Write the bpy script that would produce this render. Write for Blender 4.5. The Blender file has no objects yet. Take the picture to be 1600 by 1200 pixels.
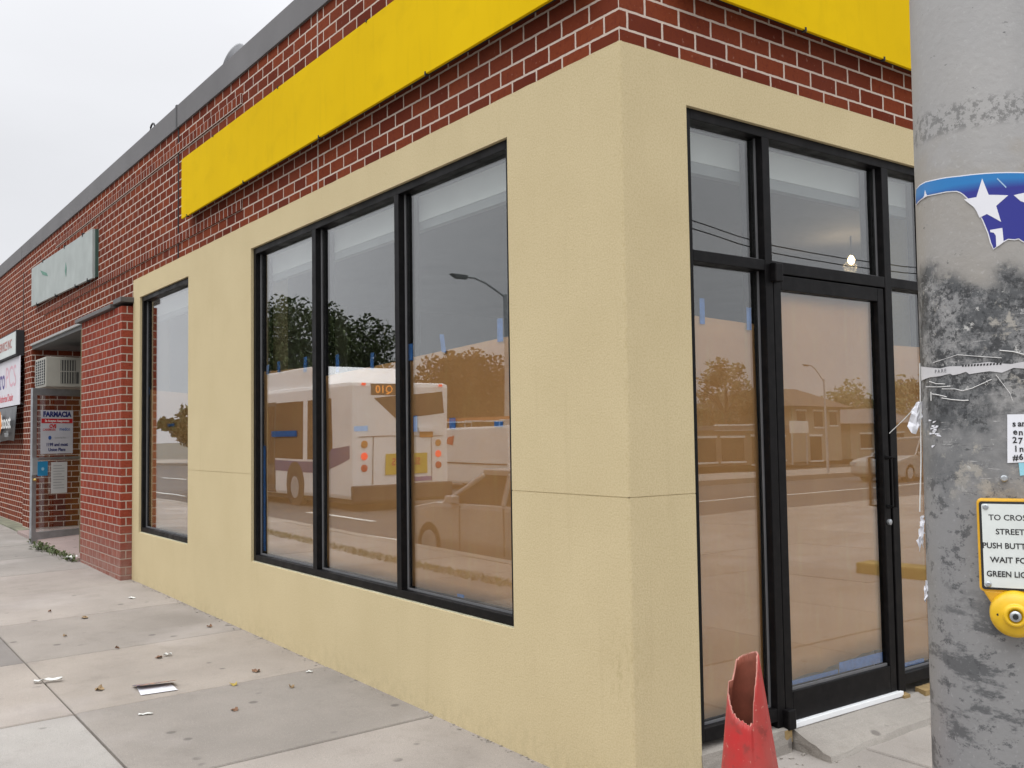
import bpy, bmesh, math, random
from mathutils import Vector, Matrix, noise
random.seed(7)
R = math.radians
S = bpy.context.scene
COL = S.collection
PI = math.pi

# ------------------------------------------------------------------ camera
cd = bpy.data.cameras.new('camera')
cam = bpy.data.objects.new('camera', cd); COL.objects.link(cam)
yaw, pitch, roll = 0.939252, 0.0522878, -0.0146520
fw = Vector((-math.sin(yaw)*math.cos(pitch), math.cos(yaw)*math.cos(pitch), math.sin(pitch)))
rt = Vector((math.cos(yaw), math.sin(yaw), 0)); up = rt.cross(fw)
r2 = math.cos(roll)*rt + math.sin(roll)*up; u2 = -math.sin(roll)*rt + math.cos(roll)*up
m3 = Matrix((r2, u2, -fw)).transposed()
cam.matrix_world = Matrix.Translation((2.77359, -2.57868, 1.5)) @ m3.to_4x4()
cd.sensor_width = 36; cd.lens = 1518.5/1600*36; cd.clip_end = 2000; cd.clip_start = .05
S.camera = cam

# ------------------------------------------------------------------ sky, sun, exposure
SUN_EL, SUN_AZ = R(52), R(150)      # azimuth clockwise from +y
W = bpy.data.worlds.new('World'); S.world = W; W.use_nodes = True
nt = W.node_tree; nt.nodes.clear()
def wn(t, **k):
    n = nt.nodes.new(t)
    for a, b in k.items(): setattr(n, a, b)
    return n
sky = wn('ShaderNodeTexSky', sky_type='NISHITA', sun_disc=False, sun_elevation=SUN_EL, sun_rotation=SUN_AZ)
hs = wn('ShaderNodeHueSaturation'); hs.inputs['Saturation'].default_value = .35
nt.links.new(sky.outputs[0], hs.inputs['Color'])
bg1 = wn('ShaderNodeBackground'); bg1.inputs[1].default_value = .07
nt.links.new(hs.outputs[0], bg1.inputs[0])
tc = wn('ShaderNodeTexCoord'); sx = wn('ShaderNodeSeparateXYZ'); nt.links.new(tc.outputs['Generated'], sx.inputs[0])
rp = wn('ShaderNodeValToRGB'); nt.links.new(sx.outputs[2], rp.inputs[0])
el = rp.color_ramp.elements
el[0].position = 0; el[0].color = (.272, .275, .288, 1)
el[1].position = 1; el[1].color = (1.22, 1.25, 1.29, 1)
e = el.new(.24); e.color = (.286, .290, .302, 1)
e = el.new(.44); e.color = (.350, .354, .368, 1)
e = el.new(.70); e.color = (.98, 1.0, 1.03, 1)
mp = wn('ShaderNodeMapping'); mp.inputs['Scale'].default_value = (1.6, 1.6, 4.5); nt.links.new(tc.outputs['Generated'], mp.inputs[0])
nz = wn('ShaderNodeTexNoise'); nz.inputs['Scale'].default_value = 1.7; nz.inputs['Detail'].default_value = 5; nt.links.new(mp.outputs[0], nz.inputs[0])
mr = wn('ShaderNodeMapRange'); mr.inputs['From Min'].default_value = .3; mr.inputs['From Max'].default_value = .7
mr.inputs['To Min'].default_value = 2.84; mr.inputs['To Max'].default_value = 3.08; nt.links.new(nz.outputs[0], mr.inputs[0])
bg2 = wn('ShaderNodeBackground'); nt.links.new(rp.outputs[0], bg2.inputs[0]); nt.links.new(mr.outputs[0], bg2.inputs[1])
mx = wn('ShaderNodeMixShader'); mx.inputs[0].default_value = .93
nt.links.new(bg1.outputs[0], mx.inputs[1]); nt.links.new(bg2.outputs[0], mx.inputs[2])
wo = wn('ShaderNodeOutputWorld'); nt.links.new(mx.outputs[0], wo.inputs[0])
sl = bpy.data.lights.new('sun', 'SUN'); sl.energy = .75; sl.angle = R(40); sl.color = (1, .96, .90)
sun = bpy.data.objects.new('sun', sl); COL.objects.link(sun)
sd = Vector((math.sin(SUN_AZ)*math.cos(SUN_EL), math.cos(SUN_AZ)*math.cos(SUN_EL), math.sin(SUN_EL)))
sun.rotation_euler = sd.to_track_quat('Z', 'Y').to_euler(); sun.location = (0, -10, 20)
S.view_settings.view_transform = 'Standard'; S.view_settings.look = 'None'
S.view_settings.exposure = 0; S.view_settings.gamma = 1; S.view_settings.use_curve_mapping = False
S.render.engine = 'CYCLES'
S.cycles.use_denoising = True
S.cycles.max_bounces = 8; S.cycles.transparent_max_bounces = 16

# ------------------------------------------------------------------ mesh helpers
class MB:
    """collects shapes in world coordinates; build() links them as ONE mesh object"""
    def __init__(s): s.bm = bmesh.new()
    def quad(s, *pts):
        try: return s.bm.faces.new([s.bm.verts.new(p) for p in pts])
        except ValueError: return None
    def box(s, a, b, M=None):
        x0, y0, z0 = [min(p, q) for p, q in zip(a, b)]; x1, y1, z1 = [max(p, q) for p, q in zip(a, b)]
        v = [Vector(p) for p in ((x0,y0,z0),(x1,y0,z0),(x1,y1,z0),(x0,y1,z0),(x0,y0,z1),(x1,y0,z1),(x1,y1,z1),(x0,y1,z1))]
        return s.hexa(v, M)
    def hexa(s, v, M=None):
        vs = [s.bm.verts.new((M @ Vector(p)) if M else p) for p in v]
        for f in ((3,2,1,0),(4,5,6,7),(0,1,5,4),(1,2,6,5),(2,3,7,6),(3,0,4,7)): s.bm.faces.new([vs[i] for i in f])
        return s
    def prism(s, poly, d, M=None):
        """poly: list of 3D points (planar), extruded by vector d"""
        d = Vector(d); T = (lambda p: M @ Vector(p)) if M else Vector
        a = [s.bm.verts.new(T(p)) for p in poly]; b = [s.bm.verts.new(T(Vector(p)+d)) for p in poly]
        n = len(poly)
        s.bm.faces.new(a[::-1]); s.bm.faces.new(b)
        for i in range(n): s.bm.faces.new((a[i], a[(i+1)%n], b[(i+1)%n], b[i]))
        return s
    def lathe(s, prof, c, n=32, M=None, cap=True):
        """prof: (r, z) from bottom to top about vertical axis through c"""
        rings = []
        for r, z in prof:
            ring = []
            for i in range(n):
                p = Vector((r*math.cos(2*PI*i/n), r*math.sin(2*PI*i/n), z))
                p = (M @ p) if M else p
                ring.append(s.bm.verts.new(p + Vector(c)))
            rings.append(ring)
        for a, b in zip(rings, rings[1:]):
            for i in range(n): s.bm.faces.new((a[i], a[(i+1)%n], b[(i+1)%n], b[i]))
        if cap:
            s.bm.faces.new(rings[0][::-1]); s.bm.faces.new(rings[-1])
        return s
    def tube(s, pts, r, n=8):
        pts = [Vector(p) for p in pts]; rs = r if isinstance(r, (list, tuple)) else [r]*len(pts)
        rings = []
        for i, p in enumerate(pts):
            t = (pts[min(i+1, len(pts)-1)] - pts[max(i-1, 0)]).normalized()
            a = t.orthogonal().normalized() if abs(t.z) > .95 else t.cross(Vector((0,0,1))).normalized()
            b = t.cross(a)
            rings.append([s.bm.verts.new(p + rs[i]*(math.cos(2*PI*k/n)*a + math.sin(2*PI*k/n)*b)) for k in range(n)])
        for a, b in zip(rings, rings[1:]):
            for k in range(n): s.bm.faces.new((a[k], a[(k+1)%n], b[(k+1)%n], b[k]))
        s.bm.faces.new(rings[0][::-1]); s.bm.faces.new(rings[-1])
        return s
    def sheet(s, axis, us, zs, solid, front, back, jit=None):
        """wall slab pierced by holes. axis 'x': spans x, faces -y (front<back); axis 'y': spans y, faces +x (front>back)."""
        nu, nz_ = len(us)-1, len(zs)-1
        ok = [[solid((us[i]+us[i+1])/2, (zs[j]+zs[j+1])/2) for j in range(nz_)] for i in range(nu)]
        P = (lambda u, w, z: (u, w, z)) if axis == 'x' else (lambda u, w, z: (w, u, z))
        fv, bv = {}, {}
        def V(d, w, i, j):
            if (i, j) not in d:
                z = zs[j] + (jit(i, j) if jit else 0)
                d[i, j] = s.bm.verts.new(P(us[i], w, z))
            return d[i, j]
        fs = []
        for i in range(nu):
            for j in range(nz_):
                if not ok[i][j]: continue
                A = [(i,j),(i+1,j),(i+1,j+1),(i,j+1)]
                fs.append(s.bm.faces.new([V(fv, front, *q) for q in A]))
                fs.append(s.bm.faces.new([V(bv, back, *q) for q in A[::-1]]))
                for (di, dj, p, q) in ((-1,0,(i,j),(i,j+1)),(1,0,(i+1,j+1),(i+1,j)),(0,-1,(i+1,j),(i,j)),(0,1,(i,j+1),(i+1,j+1))):
                    a, b = i+di, j+dj
                    if 0 <= a < nu and 0 <= b < nz_ and ok[a][b]: continue
                    fs.append(s.bm.faces.new([V(fv, front, *p), V(fv, front, *q), V(bv, back, *q), V(bv, back, *p)]))
        return s
    def build(s, name, mat, parent=None, loc=None, bevel=0, smooth=False, uvs=1.0, weld=False):
        bm = s.bm
        if weld: bmesh.ops.remove_doubles(bm, verts=bm.verts, dist=1e-5)
        bmesh.ops.recalc_face_normals(bm, faces=bm.faces)
        if bevel:
            ed = [e for e in bm.edges if len(e.link_faces) == 2 and e.calc_face_angle(0) > .5]
            bmesh.ops.bevel(bm, geom=ed, offset=bevel, segments=2, profile=.6, affect='EDGES', clamp_overlap=True)
        uv = bm.loops.layers.uv.new('uv')
        for f in bm.faces:
            n = f.normal
            for l in f.loops:
                c = l.vert.co
                if abs(n.x) > max(abs(n.y), abs(n.z)): l[uv].uv = (c.y*.9235*uvs, c.z)
                elif abs(n.y) >= abs(n.z): l[uv].uv = (c.x*uvs, c.z)
                else: l[uv].uv = (c.x*uvs, c.y)
            f.smooth = smooth
        o0 = Vector((0,0,0))
        if parent is not None:
            q = parent
            while q is not None: o0 = o0 + q.location; q = q.parent
            if loc: o0 = o0 + Vector(loc)
        elif loc: o0 = Vector(loc)
        bmesh.ops.translate(bm, verts=bm.verts, vec=-o0)
        me = bpy.data.meshes.new(name); bm.to_mesh(me); bm.free()
        if mat: me.materials.append(mat)
        o = bpy.data.objects.new(name, me); COL.objects.link(o)
        if parent is not None: o.parent = parent
        if loc: o.location = loc
        return o

def tag(o, label=None, cat=None, group=None, kind=None):
    if label: o['label'] = label
    if cat: o['category'] = cat
    if group: o['group'] = group
    if kind: o['kind'] = kind
    return o
def thing(name, label, cat, loc=(0,0,0), group=None):
    o = bpy.data.objects.new(name, None); COL.objects.link(o); o.location = loc; o.empty_display_size = .1
    return tag(o, label, cat, group)
def copy_tree(o, parent=None):
    c = o.copy(); COL.objects.link(c)
    if parent: c.parent = parent
    for ch in list(o.children): copy_tree(ch, c)
    return c
def text(name, s, size, M, mat, parent, bold=0, align='CENTER', sx_=1.0, thick=.0004):
    """a line of lettering; M maps text plane (x right, y up, z out) to world"""
    cu = bpy.data.curves.new(name, 'FONT'); cu.body = s; cu.size = size; cu.align_x = align; cu.align_y = 'CENTER'
    cu.offset = bold; cu.extrude = thick; cu.resolution_u = 3
    t = bpy.data.objects.new(name, cu); COL.objects.link(t)
    dg = bpy.context.evaluated_depsgraph_get()
    me = bpy.data.meshes.new_from_object(t.evaluated_get(dg))
    bpy.data.objects.remove(t)
    o0 = Vector((0,0,0)); q = parent
    while q is not None: o0 = o0 + q.location; q = q.parent
    me.transform(Matrix.Translation(-o0) @ M @ Matrix.Diagonal((sx_, 1, 1, 1)))
    me.materials.clear(); me.materials.append(mat)
    o = bpy.data.objects.new(name, me); COL.objects.link(o); o.parent = parent
    return o
def frame_M(o, xdir, ydir):
    x = Vector(xdir).normalized(); y = Vector(ydir).normalized(); z = x.cross(y)
    return Matrix.Translation(o) @ Matrix((x, y, z)).transposed().to_4x4()

# ------------------------------------------------------------------ materials
class NB:
    def __init__(s, name):
        s.m = bpy.data.materials.new(name); s.m.use_nodes = True; s.t = s.m.node_tree
        s.b = s.t.nodes['Principled BSDF']
        s.tc = s.n('ShaderNodeTexCoord')
    def n(s, t, **k):
        x = s.t.nodes.new(t)
        for a, v in k.items():
            if a in ('loc',): continue
            setattr(x, a, v)
        return x
    def link(s, a, b): s.t.links.new(a, b)
    def inp(s, sock, v):
        if hasattr(v, 'links') or hasattr(v, 'is_output'): s.link(v, sock)
        else: sock.default_value = v
    def map(s, src=None, scale=(1,1,1), loc=(0,0,0)):
        m = s.n('ShaderNodeMapping'); s.link(src or s.tc.outputs['Object'], m.inputs[0])
        m.inputs['Scale'].default_value = scale; m.inputs['Location'].default_value = loc
        return m.outputs[0]
    def noise(s, scale, detail=4, vec=None, rough=.55, dist=0):
        x = s.n('ShaderNodeTexNoise'); s.link(vec or s.tc.outputs['Object'], x.inputs[0])
        x.inputs['Scale'].default_value = scale; x.inputs['Detail'].default_value = detail
        x.inputs['Roughness'].default_value = rough; x.inputs['Distortion'].default_value = dist
        return x.outputs[0]
    def ramp(s, f, *st):
        x = s.n('ShaderNodeValToRGB'); s.link(f, x.inputs[0]); e = x.color_ramp.elements
        st = [(p, (c, c, c) if isinstance(c, (int, float)) else c) for p, c in st]
        e[0].position, e[0].color = st[0][0], (*st[0][1], 1); e[1].position, e[1].color = st[-1][0], (*st[-1][1], 1)
        for p, c in st[1:-1]: q = e.new(p); q.color = (*c, 1)
        return x.outputs[0]
    def mix(s, f, a, b, mode='MIX'):
        x = s.n('ShaderNodeMix', data_type='RGBA', blend_type=mode)
        s.inp(x.inputs[0], f)
        for i, v in ((6, a), (7, b)):
            if isinstance(v, tuple): x.inputs[i].default_value = (*v[:3], 1)
            else: s.link(v, x.inputs[i])
        return x.outputs[2]
    def math(s, op, a, b=0):
        x = s.n('ShaderNodeMath', operation=op); s.inp(x.inputs[0], a); s.inp(x.inputs[1], b); return x.outputs[0]
    def bump(s, h, strength=.3, dist=.002):
        x = s.n('ShaderNodeBump'); s.link(h, x.inputs['Height']); x.inputs['Strength'].default_value = strength
        x.inputs['Distance'].default_value = dist; s.link(x.outputs[0], s.b.inputs['Normal']); return x
    def done(s, col=None, rough=None, metal=None, spec=None):
        if col is not None:
            if isinstance(col, tuple): s.b.inputs['Base Color'].default_value = (*col[:3], 1)
            else: s.link(col, s.b.inputs['Base Color'])
        if rough is not None: s.inp(s.b.inputs['Roughness'], rough)
        if metal is not None: s.b.inputs['Metallic'].default_value = metal
        if spec is not None: s.b.inputs['Specular IOR Level'].default_value = spec
        return s.m
def simple(name, col, rough=.6, var=.12, vs=6, metal=0, bump=0, bs=80, spec=None):
    k = NB(name)
    n1 = k.noise(vs, 5)
    c = k.mix(k.ramp(n1, (.3, 0), (.7, 1)), tuple(x*(1-var) for x in col), tuple(min(1, x*(1+var)) for x in col))
    if bump: k.bump(k.noise(bs, 3), bump, .002)
    return k.done(c, rough, metal, spec)
def emit(name, col, st):
    m = bpy.data.materials.new(name); m.use_nodes = True; b = m.node_tree.nodes['Principled BSDF']
    b.inputs['Base Color'].default_value = (*[c*.3 for c in col], 1)
    b.inputs['Emission Color'].default_value = (*col, 1); b.inputs['Emission Strength'].default_value = st
    return m

def brick_mat(name, bw, bh, loc, c1, c2, mortar, msize=.0060, dirt=0.0):
    k = NB(name)
    v = k.tc.outputs['UV']
    wob = k.n('ShaderNodeTexNoise', noise_dimensions='2D'); k.link(v, wob.inputs[0]); wob.inputs['Scale'].default_value = 28; wob.inputs['Detail'].default_value = 3
    vm = k.n('ShaderNodeVectorMath', operation='SUBTRACT'); k.link(wob.outputs['Color'], vm.inputs[0]); vm.inputs[1].default_value = (.5, .5, .5)
    vs = k.n('ShaderNodeVectorMath', operation='SCALE'); k.link(vm.outputs[0], vs.inputs[0]); vs.inputs['Scale'].default_value = .0042
    va = k.n('ShaderNodeVectorMath', operation='ADD'); k.link(v, va.inputs[0]); k.link(vs.outputs[0], va.inputs[1])
    vv = k.map(va.outputs[0], (1,1,1), loc)
    bt = k.n('ShaderNodeTexBrick', offset=.5, offset_frequency=2, squash=1); k.link(vv, bt.inputs[0])
    bt.inputs['Scale'].default_value = 1; bt.inputs['Brick Width'].default_value = bw; bt.inputs['Row Height'].default_value = bh
    bt.inputs['Mortar Size'].default_value = msize; bt.inputs['Mortar Smooth'].default_value = .25; bt.inputs['Bias'].default_value = 0
    bt.inputs['Color1'].default_value = (*c1, 1); bt.inputs['Color2'].default_value = (*c2, 1); bt.inputs['Mortar'].default_value = (*mortar, 1)
    n1 = k.noise(55, 5); n2 = k.noise(1.3, 4); n3 = k.noise(220, 2)
    c = bt.outputs['Color']
    face = k.math('SUBTRACT', 1, bt.outputs['Fac'])
    # fired surface: darker patches and pale specks on the brick faces only
    c = k.mix(k.math('MULTIPLY', k.ramp(n1, (.5, 0), (.72, .55)), face), c, (.10, .020, .014))
    c = k.mix(k.math('MULTIPLY', k.ramp(k.noise(38, 6), (.64, 0), (.74, .4)), face), c, (.42, .24, .19))
    c = k.mix(k.ramp(n2, (.35, .0), (.75, .22)), c, (.17, .060, .042))
    c = k.mix(k.math('MULTIPLY', k.ramp(n3, (.3, .35), (.55, 0)), bt.outputs['Fac']), c, (.28, .23, .20))
    if dirt:
        z = k.n('ShaderNodeSeparateXYZ'); k.link(v, z.inputs[0])
        low = k.n('ShaderNodeMapRange'); k.link(z.outputs[1], low.inputs[0]); low.inputs[1].default_value = .75; low.inputs[2].default_value = .2
        c = k.mix(k.math('MULTIPLY', low.outputs[0], k.ramp(k.noise(9, 5), (.25, .15), (.65, dirt))), c, (.30, .205, .175))
    h = k.math('ADD', k.math('MULTIPLY', face, 1.0), k.math('MULTIPLY', n1, .25))
    k.bump(h, .8, .0045)
    return k.done(c, .9, spec=.04)
BR1, BR2, MOR = (.192, .044, .019), (.108, .022, .012), (.58, .485, .415)
ROW = .0785
M_brick = brick_mat('red brick', .181, ROW, (.298-.0905+181*.181, -3.117+ROW*40, 0), BR1, BR2, MOR)
M_pier = brick_mat('pier brick', .176, ROW, (.05, .02, 0), (.27, .058, .034), (.20, .038, .025), (.43, .36, .31), .0058, .8)
M_head = brick_mat('header brick', .0905, .080, (.02, -3.99, 0), BR1, BR2, (.50, .42, .37), .0060)

def stucco():
    k = NB('tan stucco')
    n0 = k.noise(420, 2, rough=.7); n1 = k.noise(130, 4, rough=.65); n2 = k.noise(2.2, 4); n3 = k.noise(14, 4)
    c = k.mix(k.ramp(n2, (.3, 0), (.7, 1)), (.540, .447, .270), (.580, .484, .298))
    c = k.mix(k.ramp(n1, (.38, .34), (.55, 0)), c, (.38, .29, .135))
    c = k.mix(k.ramp(n0, (.55, 0), (.75, .40)), c, (.74, .63, .40))
    c = k.mix(k.ramp(n3, (.66, 0), (.80, .22)), c, (.36, .28, .15))
    # faint run-down streaks
    st = k.noise(5, 5, k.map(scale=(3, 3, .22)))
    c = k.mix(k.ramp(st, (.60, 0), (.78, .16)), c, (.36, .28, .16))
    gz = k.n('ShaderNodeNewGeometry'); sz = k.n('ShaderNodeSeparateXYZ'); k.link(gz.outputs['Position'], sz.inputs[0])
    lo = k.n('ShaderNodeMapRange'); k.link(sz.outputs[2], lo.inputs[0]); lo.inputs[1].default_value = .30; lo.inputs[2].default_value = .06
    c = k.mix(k.math('MULTIPLY', lo.outputs[0], k.ramp(k.noise(18, 6, rough=.7), (.44, .0), (.70, .45))), c, (.30, .245, .15))
    sm = k.n('ShaderNodeVectorMath', operation='DISTANCE'); mm = k.map(gz.outputs['Position'], (1, 1, .55)); k.link(mm, sm.inputs[0]); sm.inputs[1].default_value = (-.06, 0, .33)
    c = k.mix(k.math('MULTIPLY', k.ramp(sm.outputs['Value'], (.03, 1), (.13, 0)), k.ramp(k.noise(34, 6, k.map(scale=(1, 1, .5)), .7), (.50, 0), (.66, .40))), c, (.32, .25, .12))
    h = k.math('ADD', k.math('MULTIPLY', n1, .7), k.math('MULTIPLY', n0, .8))
    k.bump(h, .8, .0030)
    return k.done(c, .92, spec=.15)
M_stucco = stucco()
def black_alu():
    k = NB('black anodised aluminium')
    c = k.mix(k.ramp(k.noise(24, 6), (.45, 0), (.8, .6)), (.004, .0036, .0040), (.014, .012, .012))
    k.bump(k.noise(160, 2), .04, .001)
    return k.done(c, k.ramp(k.noise(9, 4), (.3, .34), (.7, .55)), spec=.14)
M_black = black_alu()
def glass():
    m = bpy.data.materials.new('window glass'); m.use_nodes = True; t = m.node_tree; t.nodes.clear()
    N = lambda ty, **kw: (lambda x: ([setattr(x, a, b) for a, b in kw.items()], x)[1])(t.nodes.new(ty))
    L = t.links.new
    g = N('ShaderNodeNewGeometry')
    tco = N('ShaderNodeTexCoord'); nz_ = N('ShaderNodeTexNoise'); L(tco.outputs['Object'], nz_.inputs[0]); nz_.inputs['Scale'].default_value = 1.1; nz_.inputs['Detail'].default_value = 1
    bp = N('ShaderNodeBump'); L(nz_.outputs[0], bp.inputs['Height']); bp.inputs['Strength'].default_value = .35; bp.inputs['Distance'].default_value = .004
    dt = N('ShaderNodeVectorMath', operation='DOT_PRODUCT'); L(g.outputs['Incoming'], dt.inputs[0]); L(g.outputs['Normal'], dt.inputs[1])
    def mth(op, a, b=0.0):
        x = N('ShaderNodeMath', operation=op)
        for i, v in ((0, a), (1, b)):
            if isinstance(v, (int, float)): x.inputs[i].default_value = v
            else: L(v, x.inputs[i])
        return x.outputs[0]
    c = mth('ABSOLUTE', dt.outputs['Value'])
    f = mth('ADD', .042, mth('MULTIPLY', .958, mth('POWER', mth('SUBTRACT', 1.0, c), 5.0)))
    F = mth('DIVIDE', mth('MULTIPLY', f, 3.9), mth('ADD', mth('MULTIPLY', f, 2.9), 1.0))      # the two faces of one sheet of a double pane
    tr = N('ShaderNodeBsdfTransparent'); tr.inputs[0].default_value = (.93, .95, .94, 1)
    gl = N('ShaderNodeBsdfGlossy'); gl.inputs['Roughness'].default_value = 0.0; L(bp.outputs[0], gl.inputs['Normal'])
    mi = N('ShaderNodeMixShader'); L(F, mi.inputs[0]); L(tr.outputs[0], mi.inputs[1]); L(gl.outputs[0], mi.inputs[2])
    o = N('ShaderNodeOutputMaterial'); L(mi.outputs[0], o.inputs[0])
    return m
M_glass = glass()
def paper():
    k = NB('brown kraft paper')
    n = k.noise(3, 4); v = k.noise(7, 3, k.map(scale=(4, 4, .4)))
    c = k.mix(k.ramp(n, (.3, 0), (.7, 1)), (.50, .245, .095), (.585, .305, .125))
    c = k.mix(k.ramp(v, (.55, 0), (.8, .35)), c, (.58, .42, .16))
    k.bump(k.noise(11, 3), .35, .01)
    return k.done(c, .75, spec=.2)
M_paper = paper()
M_tape = simple('blue masking tape', (.045, .17, .48), .5, .25, 40)
M_spacer = simple('grey glazing spacer', (.12, .12, .125), .5)
M_white = simple('white paint', (.74, .74, .72), .5, .05)
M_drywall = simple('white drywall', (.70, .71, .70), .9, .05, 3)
M_dimwall = simple('shade-dark inner wall', (.19, .195, .215), .9, .2, 2)  # darker than the front drywall, imitating dimness deep in the room
M_inceil = simple('shade-dark inner ceiling', (.12, .12, .135), .9, .2, 2)  # dark colour stands in for daylight fading away from the windows
def yellow():
    k = NB('yellow sign sheet')
    c = k.mix(k.ramp(k.noise(.9, 4), (.3, 0), (.7, 1)), (.60, .390, .002), (.68, .450, .003))
    c = k.mix(k.ramp(k.noise(3.2, 6, k.map(scale=(1.2, 1.2, 1.6))), (.54, 0), (.74, .22)), c, (.42, .27, .004))
    c = k.mix(k.ramp(k.noise(8, 4, k.map(scale=(2, 2, .25))), (.56, 0), (.78, .16)), c, (.36, .24, .008))
    k.bump(k.noise(1.5, 2), .12, .02)
    return k.done(c, .65, spec=.03)
M_yellow = yellow()
M_coping = simple('grey metal coping', (.125, .12, .122), .7, .12, 2, bump=.05, bs=5)
M_grey_sign = simple('weathered grey sheet', (.33, .36, .345), .6, .1, 4)
M_dark = simple('dark recess', (.02, .02, .022), .8)
M_steel = simple('bare aluminium', (.42, .44, .46), .38, .12, 12, .75)
M_galv = simple('galvanised steel', (.38, .40, .41), .55, .15, 8, .3)
def concrete(name, base, attr=None, spots=True):
    k = NB(name)
    c = k.mix(k.ramp(k.noise(1.7, 5), (.3, 0), (.7, 1)), tuple(x*.86 for x in base), tuple(x*1.1 for x in base))
    if attr:
        a = k.n('ShaderNodeVertexColor', layer_name=attr); c = k.mix(1.0, c, a.outputs[0], 'MULTIPLY')
    c = k.mix(k.ramp(k.noise(260, 3, rough=.7), (.36, .50), (.52, 0)), c, tuple(x*.5 for x in base))
    c = k.mix(k.ramp(k.noise(190, 2), (.60, 0), (.75, .42)), c, tuple(min(1, x*1.6) for x in base))
    c = k.mix(k.ramp(k.noise(5, 7, rough=.7), (.52, 0), (.74, .34)), c, (.15, .13, .115))
    c = k.mix(k.ramp(k.noise(.75, 4, k.map(loc=(3, 1, 0))), (.56, 0), (.70, .30)), c, (.46, .42, .40))
    if spots:
        vo = k.n('ShaderNodeTexVoronoi'); k.link(k.tc.outputs['Object'], vo.inputs[0]); vo.inputs['Scale'].default_value = 5.2
        gum = k.math('MULTIPLY', k.ramp(vo.outputs['Distance'], (.10, 1), (.15, 0)), k.ramp(k.noise(2.1, 2), (.53, 0), (.58, .6)))
        c = k.mix(gum, c, (.085, .075, .07))
    h = k.math('ADD', k.noise(150, 4), k.math('MULTIPLY', k.noise(14, 3), .8))
    k.bump(h, .45, .004)
    return k.done(c, .9, spec=.2)
M_walk = concrete('sidewalk concrete', (.298, .271, .245), 'tint')
M_conc = concrete('rough concrete', (.30, .275, .245))
M_joint = simple('dirty joint', (.115, .098, .082), .95, .3, 6)
def asphalt():
    k = NB('asphalt')
    c = k.mix(k.ramp(k.noise(.35, 5), (.3, 0), (.7, 1)), (.055, .054, .055), (.085, .082, .080))
    c = k.mix(k.ramp(k.noise(120, 2), (.5, 0), (.7, .5)), c, (.15, .148, .14))
    k.bump(k.noise(90, 3), .5, .006)
    return k.done(c, .85)
M_road = asphalt()
M_line = simple('road paint', (.66, .65, .60), .7, .15, 5)
M_yline = simple('yellow road paint', (.62, .43, .03), .7, .15, 5)
def grass_mat():
    k = NB('grass'); c = k.mix(k.noise(7, 4), (.17, .17, .085), (.21, .205, .11)); return k.done(c, .9)
M_grass = grass_mat()
def leafm(name, a, b):
    k = NB(name); c = k.mix(k.ramp(k.noise(1.6, 3), (.3, 0), (.7, 1)), a, b); return k.done(c, .6, spec=.3)
M_leaf_dark = leafm('dark green leaves', (.050, .072, .026), (.110, .140, .055))
M_leaf_mid = leafm('green leaves', (.075, .092, .032), (.135, .150, .060))
M_leaf_olive = leafm('olive leaves', (.085, .078, .030), (.145, .130, .055))
M_bark = simple('bark', (.085, .065, .05), .95, .3, 10, bump=.6, bs=25)
M_bus = simple('white bus paint', (.80, .80, .80), .3, .04, 2)
M_busglass = simple('dark vehicle glass', (.012, .013, .015), .08, 0)
M_stripe = simple('blue stripe paint', (.035, .05, .20), .35, .05)
M_rubber = simple('tyre rubber', (.018, .018, .018), .8, .2)
M_bumper = simple('black bumper plastic', (.03, .03, .032), .6)
M_red = simple('red lens', (.55, .02, .02), .25)
M_redlit = emit('lit brake lamp', (1, .06, .03), 1.6)
M_amber = simple('amber lens', (.50, .19, .03), .25)
M_led = emit('orange led letters', (1, .32, .03), 1.4)
M_carpaint = simple('silver car paint', (.46, .45, .44), .25, .05, 2, .4)
M_carlight = simple('pale car paint', (.30, .30, .29), .25, .05, 2)
M_ink = simple('black ink', (.012, .012, .013), .6)

# ------------------------------------------------------------------ terrain, roads, sidewalk
def walk_z(x, y): return .09 - .012*max(x, -16) + .02*min(y, 1.2)
def struct(mb, name, mat, label, **k):
    return tag(mb.build(name, mat, **k), label, kind='structure')
g = MB(); g.quad((-600,-600,-.42),(600,-600,-.42),(600,600,-.42),(-600,600,-.42))
struct(g, 'ground', simple('far ground', (.10, .10, .085), .95, .3, .2), 'dull flat ground reaching the horizon')
RZ = -.2
g = MB(); g.box((-300,-17,-.4),(300,-3.75,RZ)); struct(g, 'road', M_road, 'grey asphalt street mirrored in the long shop windows')
g = MB(); g.box((9.45,-3.75,-.4),(18.5,300,RZ-.004)); struct(g, 'side_road', M_road, 'grey asphalt side street mirrored in the shop door')
g = MB(); g.box((-300,-17.2,-.4),(300,-21,-.05)); g.box((18.7,-3.7,-.4),(22,300,-.05)); struct(g, 'far_sidewalk', M_conc, 'concrete pavement on the far side of the streets')
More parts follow.
